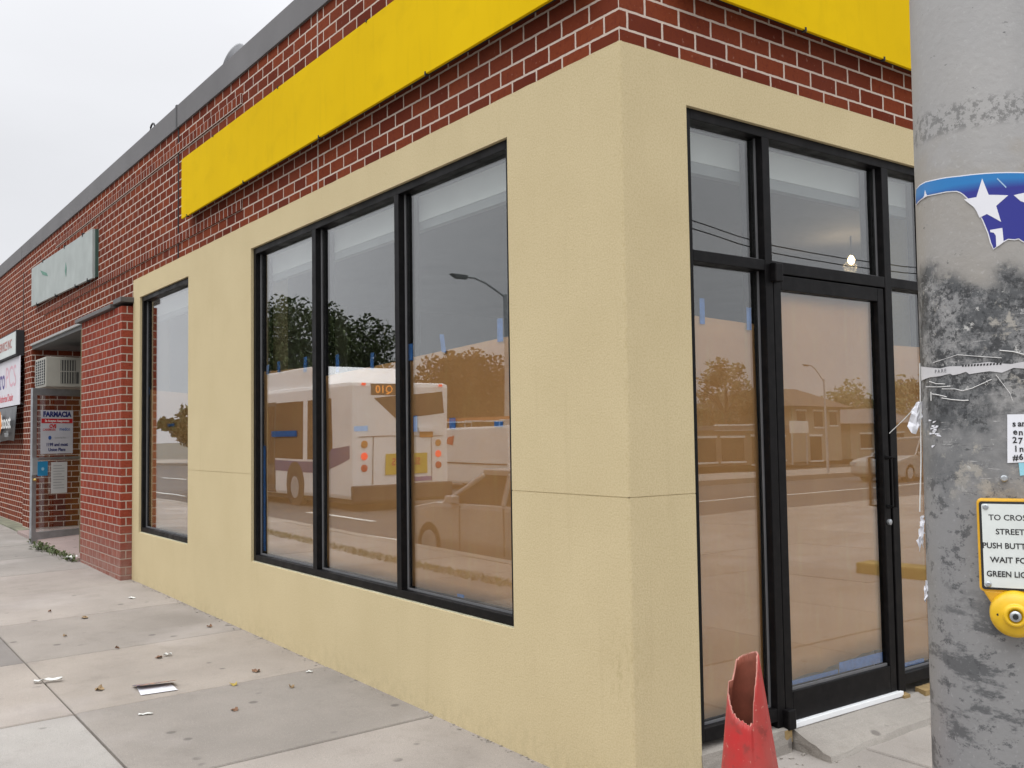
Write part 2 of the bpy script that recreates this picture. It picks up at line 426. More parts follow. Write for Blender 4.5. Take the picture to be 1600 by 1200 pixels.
# sidewalk slabs with open joints
def slabs():
    bm = bmesh.new(); cl = bm.loops.layers.float_color.new('tint')
    xs = [-60, -50, -40, -30] + [-24 + 1.33*i for i in range(10)] + [-10.75, -9.42, -8.09, -6.76, -5.42, -4.06, -2.69, -1.45, -.12, 1.2, 2.53, 3.86, 5.2, 6.5, 7.8, 9.2]
    ys = [-3.55, -2.75, -1.41, .06]
    TI = {(-2.69,-2.75):(1.06,1.10,1.13), (-2.69,-1.41):(.83,.82,.81), (-1.45,-1.41):(1.05,1.03,1.02), (-1.45,-2.75):(1.06,1.05,1.04), (-4.06,-1.41):(1.03,.99,.95), (-4.06,-2.75):(1.06,1.02,.99),
          (-5.42,-1.41):(.90,.88,.87), (-6.76,-1.41):(1.06,1.03,1.02), (-8.09,-1.41):(1.0,.97,.95), (-5.42,-2.75):(.66,.66,.68), (-6.76,-2.75):(.84,.83,.83)}
    cells = [(xs[i], xs[i+1], ys[j], ys[j+1]) for i in range(len(xs)-1) for j in range(3)]
    # paved apron beside the right-hand facade
    yy = [.06, 1.2,  2.75, 4.1, 5.45, 6.3, 7.9, 9.5, 12, 15, 20, 26, 34, 45, 60]
    xx = [-.12, 1.2, 2.53, 3.86, 5.2, 6.5, 7.8, 9.2]
    cells += [(xx[i], xx[i+1], yy[j], yy[j+1]) for i in range(len(xx)-1) for j in range(len(yy)-1)]
    for (x0, x1, y0, y1) in cells:
        t = TI.get((x0, y0)) or (random.uniform(.9, 1.12),)*3
        gp = .0045; dz = random.uniform(-.003, .003)
        P = []
        for (x, y) in ((x0+gp,y0+gp),(x1-gp,y0+gp),(x1-gp,y1-gp),(x0+gp,y1-gp)):
            P.append((x, y, walk_z(x, y)+dz))
        top = [bm.verts.new(p) for p in P]; bot = [bm.verts.new((p[0], p[1], p[2]-.12)) for p in P]
        fs = [bm.faces.new(top)] + [bm.faces.new((bot[i], bot[(i+1)%4], top[(i+1)%4], top[i])) for i in range(4)]
        for f in fs:
            for l in f.loops: l[cl] = (*t, 1)
    me = bpy.data.meshes.new('sidewalk'); bm.to_mesh(me); bm.free(); me.materials.append(M_walk)
    o = bpy.data.objects.new('sidewalk', me); COL.objects.link(o)
    md = o.modifiers.new('edge', 'BEVEL'); md.width = .006; md.segments = 1; md.limit_method = 'ANGLE'
    tag(o, 'worn concrete sidewalk slabs with dark joints', kind='structure')
slabs()
g = MB(); xs = [-60, -16, 0, 9.2]
for a, b in zip(xs, xs[1:]):
    P = [(a,-3.55),(b,-3.55),(b,.06),(a,.06)]
    g.hexa([(x,y,-.39) for x,y in P] + [(x,y,walk_z(x,y)-.012) for x,y in P])
for ya, yb in ((.061,1.2),(1.2,60)):
    P = [(-.12,ya),(9.2,ya),(9.2,yb),(-.12,yb)]
    g.hexa([(x,y,-.39) for x,y in P] + [(x,y,walk_z(x,y)-.012) for x,y in P])
struct(g, 'sidewalk_bed', M_joint, 'dark dirt showing in the joints between the sidewalk slabs')
g = MB()
for a, b in ((-300,-60),(-60,-16),(-16,0),(0,9.4)):
    P = [(a,-3.75),(b,-3.75),(b,-3.56),(a,-3.56)]
    g.hexa([(x,y,-.4) for x,y in P] + [(x,y,walk_z(max(x,-16),y)) for x,y in P])
g.box((9.21,-3.55,-.4),(9.44,60,.0))
struct(g, 'kerb', M_conc, 'concrete kerb along the street edge')
g = MB()
for x in range(-120, 40, 6): g.box((x,-6.75,RZ),(x+3.2,-6.62,RZ+.004))
for x in range(-120, 40, 6): g.box((x,-10.6,RZ),(x+3.2,-10.47,RZ+.004))
g.box((-120,-5.3,RZ),(5,-5.18,RZ+.004))
struct(g, 'lane_markings', M_line, 'white lane lines on the main street')
g = MB(); g.box((13.85,2,RZ-.004),(13.97,200,RZ+.001)); g.box((10.2,2,RZ-.004),(10.3,200,RZ+.001))
struct(g, 'side_lane_markings', M_line, 'pale lane lines on the side street')
g = MB(); P = [(.9,5.85),(3.0,5.93),(3.0,6.18),(.9,6.1)]
g.hexa([(x,y,-.1) for x,y in P] + [(x,y,walk_z(x,y)+.11) for x,y in P])
tag(g.build('yellow_kerb', simple('dull yellow paint', (.27, .20, .05), .85, .3, 3), bevel=.02, loc=(2.2,6.0,.1)), 'short yellow painted kerb mirrored in the sidelight beside the grey pole', 'kerb')
g = MB()
random.seed(3)
for i in range(5000):
    x, y = random.uniform(-12.5,-3.6), random.uniform(-2.82,-2.55); z = walk_z(x,y); a = random.uniform(0,PI); h = random.uniform(.015,.05); w = .005
    dx, dy = math.cos(a)*w, math.sin(a)*w; lx, ly = random.uniform(-.04,.04), random.uniform(-.04,.04)
    g.bm.faces.new([g.bm.verts.new(p) for p in ((x-dx,y-dy,z-.01),(x+dx,y+dy,z-.01),(x+lx,y+ly,z+h))])
tag(g.build('grass', M_grass), 'grass growing along the street edge of the sidewalk', kind='stuff')

# ------------------------------------------------------------------ the corner building
B = thing('store_building', 'low red brick corner building with tan stucco shopfront and black windows', 'building', (0,0,0))
FY, GY = .02, .062           # window frame face / glass, left facade (behind the stucco face y=0)
ZT, ZH, ZS = 3.05, 2.861, .636
XB, XS = (-3.901, -.7635), (-6.73, -5.295)
YR = (.369, 2.25); ZRS = .24
# --- brick walls
wl = MB()
us = [-60, -12.75, -12.2, -9.0, -7.02, -6.6, 0.0]
wl.sheet('x', [-60, -12.82, -12.24, -9.02, -7.0, -0.026], [-.3, 2.75, 2.862, 3.0, 4.24],
    lambda x, z: not ((x < -12.82 and z < 2.75) or (-12.24 < x < -9.02 and z < 2.862) or (x > -7.0 and z < 3.0)), .026, .30)
wl.sheet('x', [-60, -12.82], [-.3, 2.75], lambda x, z: True, .085, .30)
wl.build('brick_wall', M_brick, B)
rw = MB(); rw.sheet('y', [.3, 14], [3.0, 4.24], lambda y, z: True, -.026, -.2); rw.build('brick_wall', M_brick, B)
rw2 = MB(); rw2.box((-.25,6.5,-.3),(-.027,14,3.0)); rw2.build('brick_wall', M_brick, B)
# recessed-looking dentil bands
d = MB(); d.box((-10.66,.014,3.988),(-4.13,.03,4.068)); d.box((-11.4,.014,3.195),(-4.13,.03,3.272)); d.build('dentil_course', M_head, B)
for x, z0, z1 in ((-5.652,3.06,4.23),(-12.93,2.76,4.0)): d = MB(); d.box((x,.020,z0),(x+.02,.05,z1)); d.build('expansion_joint', M_dark, B)
d = MB(); d.box((-2.832,.0235,3.06),(-2.818,.05,4.23)); d.build('control_joint', simple('pale joint filler', (.40,.34,.30), .9), B)
# coping with seams, roof
c = MB()
for a, b in ((-60,-36),(-36,-24.02),(-24,-13.02),(-13,-5.662),(-5.65,-.008),):
    c.box((a,.008,4.208),(b,.33,4.405))
c.box((-.3,.335,4.208),(-.008,14,4.405)); c.box((-.3,.331,4.20),(-.01,.3345,4.40))
c.build('coping', M_coping, B, bevel=.008)
c = MB(); c.box((-5.675,.003,4.200),(-5.638,.34,4.412)); c.build('coping_clip', simple('dull seam metal', (.07,.07,.072), .6), B)
c = MB(); c.box((-60,.31,4.02),(-.31,14,4.08)); c.build('roof', simple('tar roof', (.06,.06,.06), .9), B)
# --- stucco shell, groove at z=1.25 is a real gap over a backing coat
GZ0, GZ1 = 1.249, 1.2530
def frange(a, b, n): return [a + (b-a)*i/n for i in range(n+1)]
usl = sorted(set(frange(-6.96, XS[0], 4) + frange(XS[0], XS[1], 18) + frange(XS[1], XB[0], 18) + frange(XB[0], XB[1], 40) + frange(XB[1], -.014, 10)))
zsl = sorted([-.2, .3, ZS, 1.0, GZ0, GZ1, 1.8, 2.4, ZH, 3.0, ZT])
def hole_l(x, z): return (XB[0] < x < XB[1] or XS[0] < x < XS[1]) and ZS < z < ZH
ptop = len(zsl)-1
rj = random.Random(5)
jl = {i: rj.uniform(-.0012, .0012) for i in range(500)}
st = MB()
st.sheet('x', usl, zsl, lambda x, z: not hole_l(x, z) and not (GZ0 < z < GZ1 and x > -5.35), 0, .029, lambda i, j: jl[i] if j == ptop else 0)
ysr = sorted(set(frange(.014, YR[0], 4) + [YR[0]] + frange(YR[0], YR[1], 14) + [3.0, 4.5, 6.5]))
zsr = sorted([-.2, .3, 1.0, GZ0, GZ1, 1.8, 2.4, ZH, 3.0, ZT])
st.sheet('y', ysr, zsr, lambda y, z: not (YR[0] < y < YR[1] and z < ZH) and not (GZ0 < z < GZ1 and y < YR[0]), 0, -.029, lambda i, j: jl[i+200] if j == len(zsr)-1 else 0)
# rounded arris between both faces (split at the groove too)
n = 4; arc = [(-.014 + .014*math.sin(a), .014 - .014*math.cos(a)) for a in frange(0, PI/2, n)]
for z0, z1 in ((-.2, GZ0), (GZ1, ZT+.001)):
    for (xa, ya), (xb, yb) in zip(arc, arc[1:]): st.quad((xa,ya,z0),(xb,yb,z0),(xb,yb,z1),(xa,ya,z1))
    if z1 > 3: st.bm.faces.new([st.bm.verts.new(p) for p in [(xa,ya,z1) for xa,ya in arc] + [(-.029,.029,z1)]])
st.build('stucco_wall', M_stucco, B)
bk = MB()
bk.sheet('x', [-6.96, XS[0]-.001, XS[1]+.001, XB[0]-.001, XB[1]+.001, -.0105], [-.2, ZS-.001, ZH+.001, 2.99], lambda x, z: not hole_l(x, z),   .0025, .28)
bk.sheet('y', [.0105, YR[0]-.001, YR[1]+.001, 6.5], [-.2, ZH+.001, 2.99], lambda y, z: not (YR[0] < y < YR[1] and z < ZH), -.0025, -.28)
bk.build('wall_core', M_stucco, B)
# caulk line under the left windows
ck = MB(); ck.box((XB[0],.012,ZS-.001),(XB[1],.03,ZS+.004)); ck.box((XS[0],.012,ZS-.001),(XS[1],.03,ZS+.006)); ck.build('caulk_line', simple('pale caulk', (.42,.40,.29), .8), B)

# --- windows
def win(name, label=None):
    o = bpy.data.objects.new(name, None); COL.objects.link(o); o.parent = B
    return o
FB = .15   # frame back depth
def bars(mb, lst, axis):
    for (u0, u1, z0, z1, f, bck) in lst:
        if axis == 'x': mb.box((u0, f, z0), (u1, bck, z1))
        else: mb.box((-f, u0, z0), (-bck, u1, z1))
def window_left(name, x0, x1, mull):
    f = MB(); e = .0
    bars(f, [(x0, x0+.04, ZS+.007, ZH, FY, FB), (x1-.04, x1, ZS+.007, ZH, FY, FB)], 'x')
    edges = [x0+.04]
    for (a, b) in mull: edges += [a, b]
    edges.append(x1-.04)
    for a, b in mull: bars(f, [(a, b, ZS+.048, ZH-.044, FY-.001, FB)], 'x')
    bars(f, [(x0+.04, x1-.04, ZH-.044, ZH, FY, FB), (x0+.04, x1-.04, ZS+.007, ZS+.048, FY, FB)], 'x')
    fr = f.build(name, M_black, B, bevel=.003)
    for a, b in zip(edges[::2], edges[1::2]):
        p = MB(); p.box((a, GY, ZS+.048), (b, GY+.006, ZH-.044)); p.build('pane', M_glass, fr)
        s = MB(); s.box((a, GY-.007, ZS+.048), (a+.010, GY-.001, ZH-.044)); s.box((a+.010, GY-.007, ZS+.048), (b-.010, GY-.001, ZS+.058)); s.box((b-.010, GY-.007, ZS+.048), (b, GY-.001, ZH-.044))
        s.build('glazing_bead', M_spacer, fr)
    return fr
window_left('shop_window', XB[0], XB[1], [(-2.912, -2.855), (-1.850, -1.800)])
window_left('side_window', XS[0], XS[1], [])
# right-hand shopfront: sidelight, door, sidelight, transoms
f = MB()
ZB0, ZB1 = 2.214, 2.262
bars(f, [(YR[0], YR[0]+.042, ZRS, ZH, FY, FB), (YR[1]-.042, YR[1], ZRS, ZH, FY, FB),
         (YR[0]+.042, YR[1]-.042, ZH-.044, ZH, FY, FB),
         (.868, .918, ZRS-.03, ZH-.044, FY-.001, FB), (1.785, 1.842, ZRS-.03, ZH-.044, FY-.001, FB),
         (YR[0]+.042, .868, ZB0, ZB1, FY, FB), (.918, 1.785, ZB0-.006, ZB1, FY, FB), (1.842, YR[1]-.042, ZB0, ZB1, FY, FB),
         (YR[0]+.042, .868, ZRS, ZRS+.055, FY, FB), (1.842, YR[1]-.042, ZRS, ZRS+.055, FY, FB)], 'y')
fr = f.build('door_surround', M_black, B, bevel=.003)
for (a, b, z0, z1) in ((YR[0]+.042, .868, ZRS+.055, ZB0), (1.842, YR[1]-.042, ZRS+.055, ZB0), (YR[0]+.042, .868, ZB1, ZH-.044), (.918, 1.785, ZB1, ZH-.044), (1.842, YR[1]-.042, ZB1, ZH-.044)):
    p = MB(); p.box((-GY, a, z0), (-GY-.006, b, z1)); p.build('pane', M_glass, fr)
    s = MB(); s.box((-GY+.007, b-.009, z0), (-GY+.001, b, z1)); s.box((-GY+.007, a, z0), (-GY+.001, b-.009, z0+.010)); s.build('glazing_bead', M_spacer, fr)
# door leaf
dm = MB()
bars(dm, [(.928, .980, .222, 2.202, .024, .07), (1.724, 1.776, .222, 2.202, .024, .07), (.980, 1.724, 2.135, 2.202, .024, .07), (.980, 1.724, .222, .350, .024, .07)], 'y')
door = dm.build('door', M_black, B, bevel=.004)
p = MB(); p.box((-.046, .980, .350), (-.052, 1.724, 2.135)); p.build('pane', M_glass, door)
s = MB(); s.box((-.038, .982, .350), (-.045, 1.722, .362)); s.build('glazing_bead', M_spacer, door)
h = MB(); h.box((-.024, 1.74, 1.06), (-.0235, 1.77, 1.40))
h.tube([(-.024,1.752,1.36),(.022,1.752,1.36),(.022,1.752,1.12),(-.024,1.752,1.12)], .011, 10); h.build('handle', M_black, door, bevel=.0)
h = MB(); h.lathe([(.014,0),(.014,.012),(.006,.016)], (-.024,1.752,1.045), 14, Matrix.Rotation(PI/2,4,'Y')); h.build('lock_cylinder', M_steel, door, smooth=False)
for z in (2.165, .2):
    h = MB(); h.box((-.024,.902,z),(.012,.955,z+.085)); h.build('pivot_hinge', M_black, door, bevel=.006)
h = MB(); h.box((-.04,.965,.196),(-.004,1.80,.221)); h.build('door_sweep', simple('bright aluminium', (.78,.79,.80), .35, .04), door, bevel=.003)
h = MB(); h.box((-.16,.36,.0),(-.02,2.26,.19)); h.build('sill_base', M_conc, B)
# --- interior
i_ = MB(); i_.box((-7.0,.30,.02),(-.29,8,.06)); i_.build('interior_floor', simple('dusty floor slab', (.40,.39,.37), .8, .2), B)
i_ = MB(); i_.box((-7.05,.285,.05),(-6.98,.74,3.0)); i_.box((-7.05,.741,.05),(-6.98,2.3,3.0)); i_.build('interior_wall', M_drywall, B)
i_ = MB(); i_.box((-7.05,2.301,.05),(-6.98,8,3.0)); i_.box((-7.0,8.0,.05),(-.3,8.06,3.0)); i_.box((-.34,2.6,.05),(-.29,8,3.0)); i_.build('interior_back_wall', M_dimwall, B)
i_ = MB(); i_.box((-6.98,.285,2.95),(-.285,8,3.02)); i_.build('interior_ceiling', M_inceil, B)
i_ = MB(); i_.box((-6.75,.152,2.680),(-.30,.20,2.949)); i_.box((-.20,.20,2.690),(-.152,2.4,2.949)); i_.build('added_header_board', M_drywall, B)  # added close behind the glass so it catches skylight as a bright band
i_ = MB(); i_.box((-6.75,.156,2.632),(-.30,.197,2.679)); i_.box((-.197,.20,2.640),(-.156,2.4,2.689)); i_.build('added_header_rail', simple('grey shade band', (.27,.28,.29), .8), B)  # added strip, its grey stands in for the dimmer band underneath
# lit bulb hanging inside
lp = thing('hanging_bulb', 'small lit bulb hanging inside behind the glass over the shop door', 'lamp', (-1.55,3.75,2.95))
q = MB(); q.tube([(-1.55,3.75,2.949),(-1.55,3.75,2.80)], .006, 6); q.build('cord', M_ink, lp)
q = MB(); q.lathe([(.004,-.035),(.022,-.02),(.028,0),(.02,.02),(.01,.035)], (-1.55,3.75,2.77), 12); q.build('bulb', emit('warm lit bulb', (1,.72,.35), 9), lp, smooth=True)
pl = bpy.data.lights.new('bulb_light', 'POINT'); pl.energy = 9; pl.color = (1,.72,.4); pl.shadow_soft_size = .05
plo = bpy.data.objects.new('bulb_light', pl); COL.objects.link(plo); plo.parent = lp; plo.location = (0,0,-.24)

# --- brown paper and tape behind the glass
def paper_sheet(axis, u0, u1, z0, ztl, ztr, off, label, tapes=(), zbl=None, zbr=None, bow=.006, seed=0):
    rr = random.Random(seed)
    nx, nz_ = 14, 20
    L = ((u0+u1)/2, off, z0) if axis == 'x' else (-off, (u0+u1)/2, z0)
    m = MB(); V = {}
    for i in range(nx+1):
        u = u0 + (u1-u0)*i/nx; zt = ztl + (ztr-ztl)*i/nx; zb = z0
        if zbl is not None: zb = zbl + (zbr-zbl)*i/nx + (rr.uniform(-.012,.012) if 0 < i else 0)
        for j in range(nz_+1):
            z = zb + (zt-zb)*j/nz_
            w = bow*(.5 + .5*math.sin(u*7+seed)*math.sin(z*3.3+seed*2)) + rr.uniform(0,.0012)
            V[i,j] = m.bm.verts.new((u, off+w, z) if axis == 'x' else (-off-w, u, z))
    for i in range(nx):
        for j in range(nz_): m.bm.faces.new((V[i,j],V[i+1,j],V[i+1,j+1],V[i,j+1]))
    t = thing('paper_sheet', label, 'paper', L)
    o = m.build('sheet', M_paper, t, smooth=True)
    md = o.modifiers.new('thickness', 'SOLIDIFY'); md.thickness = .0008
    for (a, b, c0, c1, sk) in tapes:
        q = MB(); w = off - .0045
        pts = [(a,c0),(b,c0+sk*.2),(b+sk,c1),(a+sk,c1-sk*.2)]
        P = [((u, w, z) if axis == 'x' else (-w, u, z)) for u, z in pts]
        q.prism(P, (0,.0012,0) if axis == 'x' else (-.0012,0,0)); q.build('tape_strip', M_tape, t)
    return t
PO = GY + .016
paper_sheet('x', -3.855, -2.93, .70, 1.976, 1.955, PO, 'brown paper sheet covering the leftmost pane of the wide shop window', [(-3.80,-3.755,1.95,2.02,.01),(-3.60,-3.555,1.955,2.03,.0),(-3.17,-3.12,1.93,2.03,.01),(-3.71,-3.28,1.51,1.55,0),(-3.975+.12,-3.815,.71,1.45,0)], seed=1)
paper_sheet('x', -2.84, -1.85, .70, 1.887, 1.919, PO, 'brown paper sheet covering the middle pane of the wide shop window', [(-2.69,-2.645,1.90,2.01,0),(-2.24,-2.20,1.89,1.985,.005),(-2.45,-2.28,1.535,1.565,0),(-1.90,-1.865,1.55,1.64,0)], seed=2)
paper_sheet('x', -1.795, -.815, .70, 1.925, 1.962, PO, 'brown paper sheet covering the right pane of the wide shop window', [(-1.80,-1.755,1.91,2.0,0),(-1.46,-1.42,1.93,2.02,-.02),(-.965,-.92,1.94,2.05,0),(-1.755,-1.715,1.525,1.61,0),(-1.395,-1.34,1.535,1.59,0),(-1.0,-.93,1.54,1.565,0),(-1.34,-1.28,.70,.715,0)], seed=3)
paper_sheet('x', -6.68, -5.345, .70, 1.975, 1.88, PO, 'brown paper sheet behind the narrow window next to the brick pier', [(-6.70,-6.66,1.93,2.0,0),(-6.1,-5.9,1.62,1.645,0)], seed=4)
paper_sheet('y', YR[0]+.052, .858, .31, 1.995, 1.98, PO, 'brown paper sheet behind the tall sidelight beside the stucco corner', [(.50,.53,1.96,2.07,0),(.80,.83,1.95,2.05,0)], seed=5)
paper_sheet('y', .985, 1.722, .39, 2.135, 2.135, .064, 'brown paper sheet covering the glass of the shop door', [(1.01,1.36,.363,.383,0),(1.37,1.718,.363,.412,.0),(.984,.997,1.0,1.12,0)], .372, .428, seed=6)
paper_sheet('y', 1.852, 2.195, .31, 1.93, 1.93, PO, 'brown paper sheet behind the sidelight between shop door and grey pole', [(1.9,2.1,.305,.325,0)], seed=8)

# --- brick pier with metal cap, doorway recess
pi_ = MB(); pi_.box((-8.62,-.105,-.1),(-6.965,.025,2.80)); pi_.build('brick_pier', M_pier, B, bevel=.006)
cp = MB(); cp.box((-8.75,-.15,2.802),(-7.22,.024,2.845)); cp.box((-7.219,-.125,2.835),(-6.93,.024,2.885)); cp.build('pier_cap', simple('dark metal flashing', (.085,.078,.075), .5, .15, 6), B, bevel=.006)
j = MB(); j.sheet('y', [.301, .85], [-.1, 2.86], lambda a, b: True, -12.24, -12.5); j.build('recess_wall', M_brick, B)
j = MB(); j.box((-12.24,.80,-.1),(-11.22,.9,2.86)); j.box((-10.3,.80,-.1),(-9.02,.9,2.86)); j.box((-11.22,.80,2.66),(-10.3,.9,2.86)); j.build('recess_wall', M_brick, B)
j = MB(); j.box((-12.23,.03,2.80),(-9.03,.80,2.86)); j.build('recess_soffit', simple('grey soffit board', (.11,.11,.108), .8), B)
j = MB(); j.box((-12.26,.006,2.848),(-8.95,.05,2.878)); j.build('lintel_trim', simple('pale trim', (.33,.33,.32), .6), B, bevel=.004)
j = MB(); j.box((-11.3,.70,.1),(-11.22,.80,2.66)); j.box((-10.30,.70,.1),(-10.22,.80,2.66)); j.box((-11.22,.70,2.20),(-10.30,.80,2.26)); j.build('door_frame', M_steel, B, bevel=.004)
j = MB(); j.box((-11.2,1.3,.1),(-10.2,1.35,2.6)); j.build('passage_wall', simple('ochre passage wall', (.30,.20,.03), .8), B)
j = MB(); j.box((-9.05,-.02,.1),(-8.98,.79,2.78)); j.build('recess_side', simple('ochre side board', (.11,.085,.03), .7), B)
j = MB(); P = [(-12.2,-.14),(-8.63,-.14),(-8.63,1.3),(-12.2,1.3)]
j.hexa([(x,y,-.05) for x,y in P] + [(x,y,walk_z(x,y)+.045) for x,y in P]); j.build('doorstep', concrete('pinkish step concrete', (.33,.255,.235)), B, bevel=.006)
j = MB(); j.hexa([(-60,-.10,-.1),(-12.3,-.10,-.1),(-12.3,.08,-.1),(-60,.08,-.1),(-60,-.10,.34),(-12.3,-.10,.27),(-12.3,.08,.29),(-60,.08,.36)]); j.build('wall_footing', simple('mossy footing', (.16,.16,.11), .9, .3), B, bevel=.01)
# open glass door
ND = thing('glass_door', 'aluminium framed glass door standing open at the recessed entrance', 'door', (-11.12,.60,walk_z(-11,.4)+.05))
hx, hy, nx_, ny_ = -11.12, .60, -10.80, -.22
Ld = math.hypot(nx_-hx, ny_-hy); DM = Matrix.Translation((hx,hy,0)) @ Matrix.Rotation(math.atan2(ny_-hy, nx_-hx), 4, 'Z')
def dbox(mb, u0, u1, z0, z1, a=-.022, b=.022): return mb.box((u0,a,z0),(u1,b,z1), DM)
ZD0, ZD1 = .235, 2.185
q = MB(); dbox(q,0,.055,ZD0,ZD1); dbox(q,Ld-.06,Ld,ZD0-.03,ZD1); dbox(q,.055,Ld-.06,ZD1-.09,ZD1); dbox(q,.055,Ld-.06,ZD0,ZD0+.12); dbox(q,.055,Ld-.06,1.27,1.30,-.012,.012)
q.build('frame', M_steel, ND, bevel=.003)
q = MB(); dbox(q,.056,Ld-.061,ZD0+.12,1.269,-.003,.003); dbox(q,.056,Ld-.061,1.301,ZD1-.091,-.003,.003); q.build('pane', M_glass, ND)
q = MB(); dbox(q,Ld-.075,Ld+.0,1.08,1.30,.023,.03); q.build('lock_plate', M_galv, ND)
q = MB(); q.lathe([(.02,0),(.02,.03),(.012,.045)], DM @ Vector((Ld-.03,.023,1.02)), 12, (DM.to_3x3() @ Matrix.Rotation(-PI/2,3,'X')).to_4x4()); q.build('door_knob', simple('brass', (.45,.30,.10), .35, .1, 5, .8), ND)
# poster on the door, face toward +x
dirx = Vector((hx-nx_, hy-ny_, 0)).normalized()      # reading direction as seen from the street: from the free edge to the hinge
PM = lambda u, z: frame_M(Vector((nx_,ny_,0)) + dirx*u + Vector((dirx.y,-dirx.x,0))*.034 + Vector((0,0,z)), dirx, (0,0,1))
PS = thing('pharmacy_poster', 'white pharmacy poster with red band in the upper glass of the open door', 'poster', PM(.38,1.34).translation)
q = MB(); M_ = PM(.105,1.345) @ Matrix.Diagonal((.86,1,1,1)); q.box((0,0,-.003),(.52,.56,0), M_); q.build('board', simple('white poster card', (.52,.53,.57), .5, .04), PS)
M_navy = simple('navy ink', (.012,.02,.13), .6); M_redink = simple('red ink', (.50,.015,.02), .6); M_blueink = simple('blue ink', (.03,.10,.34), .6)
q = MB(); q.box((.008,.392,.0003),(.512,.452,.001), M_); q.build('red_band', M_redink, PS)
def ptext(s, u, v, size, mat, bold=.0, sx_=1.0): text('lettering', s, size, M_ @ Matrix.Translation((u, v, .0014)), mat, PS, bold, sx_=sx_)
ptext('FARMACIA', .26, .505, .092, M_navy, .005, 1.02)
ptext('Se Aceptan Aseguranzas', .26, .422, .042, M_white, .001, .95)
ptext('CVS', .19, .352, .062, M_redink, .004); ptext('CAREMARK', .135, .308, .042, M_redink, .0005, .95); ptext('medco', .385, .315, .062, M_blueink, .0005, 1.05)
q = MB(); q.lathe([(.026,0),(.026,.001)], M_ @ Vector((.145,.205,.0005)), 20, M_.to_3x3().to_4x4()); q.build('round_logo', M_blueink, PS)
ptext('Partnership Plans', .315, .205, .03, M_galv, 0, .9)
ptext('1199 and most', .26, .115, .058, M_navy, .002); ptext('Union Plans', .26, .05, .058, M_navy, .002)
bn = thing('blue_notice', 'small blue notice on the lower glass of the open door', 'notice', PM(.14,1.06).translation)
q = MB(); M2 = PM(.07,1.065); q.box((0,0,-.003),(.135,.185,0), M2); q.build('card', simple('blue card', (.02,.24,.46), .5), bn)
q = MB(); q.lathe([(.020,0),(.020,.001)], M2 @ Vector((.068,.088,.0006)), 16, M2.to_3x3().to_4x4()); q.build('pale_mark', simple('pale blue ink', (.30,.55,.70), .5), bn)
wn_ = thing('white_notice', 'white sheet of small print on the lower glass of the open door', 'notice', PM(.4,.83).translation)
q = MB(); M3 = PM(.255,.835) @ Matrix.Diagonal((.88,1,1,1)); q.box((0,0,-.003),(.25,.40,0), M3); q.build('sheet', simple('white notice paper', (.54,.55,.54), .6, .03), wn_)
q = MB()
for i in range(9): q.box((.03,.35-.036*i,.0004),(.03+.19*(.7+.3*math.sin(i*2.1)**2),.357-.036*i,.001), M3)
q.build('print_lines', simple('grey ink', (.25,.26,.28), .6), wn_)
# air conditioner over the door
AC = thing('air_conditioner', 'boxy beige window air conditioner jutting out above the open glass door', 'air conditioner', (-11.1,.35,2.2))
q = MB(); q.box((-11.5,-.06,2.205),(-10.80,.80,2.595)); q.build('casing', simple('beige enamel', (.31,.30,.26), .5, .06, 8), AC, bevel=.012)
q = MB(); q.box((-11.46,-.066,2.24),(-10.85,-.055,2.56)); q.build('coil_face', M_dark, AC)
q = MB()
for i in range(9): q.box((-11.46,-.071,2.25+.034*i),(-10.85,-.066,2.256+.034*i))
for i in range(5): q.box((-11.42+.13*i,-.073,2.24),(-11.41+.13*i,-.0665,2.56))
q.build('coil_guard', simple('pale wire', (.45,.45,.42), .5), AC)
q = MB(); q.box((-10.803,.115,2.25),(-10.796,.295,2.40)); q.box((-10.803,.115,2.415),(-10.796,.295,2.555)); q.box((-10.803,.305,2.25),(-10.796,.335,2.40)); q.build('side_vent', simple('vent shadow slots', (.05,.05,.045), .7), AC)
q = MB()
for i in range(6): q.box((-10.7955,.12+.031*i,2.25),(-10.792,.128+.031*i,2.555))
q.build('vent_louvres', simple('beige louvre', (.32,.31,.27), .5), AC)

# --- signs on the brickwork
YS = thing('yellow_sign', 'long blank yellow sign panel above the wide shop window', 'sign', (-2.7,-.01,3.33))
q = MB(); q.box((-5.30,-.058,3.335),(-.12,-.042,3.835)); q.build('panel', M_yellow, YS, bevel=.002)
q = MB(); q.box((-5.27,-.041,3.375),(-.15,.024,3.81)); q.build('backing_frame', M_dark, YS)
for i in range(9):
    x = -5.16 + .63*i; q = MB()
    if i % 2 == 0: q.box((x,-.063,3.326),(x+.008,-.04,3.346))
    else: q.box((x,-.063,3.826),(x+.008,-.04,3.843))
    q.build('clip', M_dark, YS)
YS2 = thing('yellow_sign', 'blank yellow sign panel above the shop door, ending behind the grey pole', 'sign', (.01,1.7,3.33))
q = MB(); q.box((.042,.30,3.335),(.058,3.4,3.835)); q.build('panel', M_yellow, YS2, bevel=.002)
q = MB(); q.box((-.025,.33,3.375),(.041,3.37,3.81)); q.build('backing_frame', M_dark, YS2)
for y in (.45,1.1,1.72,2.4,3.1): q = MB(); q.box((.04,y,3.326),(.063,y+.008,3.346)); q.build('clip', M_dark, YS2)
GS = thing('grey_sign', 'blank weathered grey sign panel on the brick above the pier', 'sign', (-10.2,0,3.3))
q = MB()
q.prism([(-11.97,-.035,3.375),(-8.47,-.035,3.285),(-8.48,-.035,3.835),(-11.98,-.035,3.905)], (0,.03,0)); q.build('panel', M_grey_sign, GS, bevel=.003)
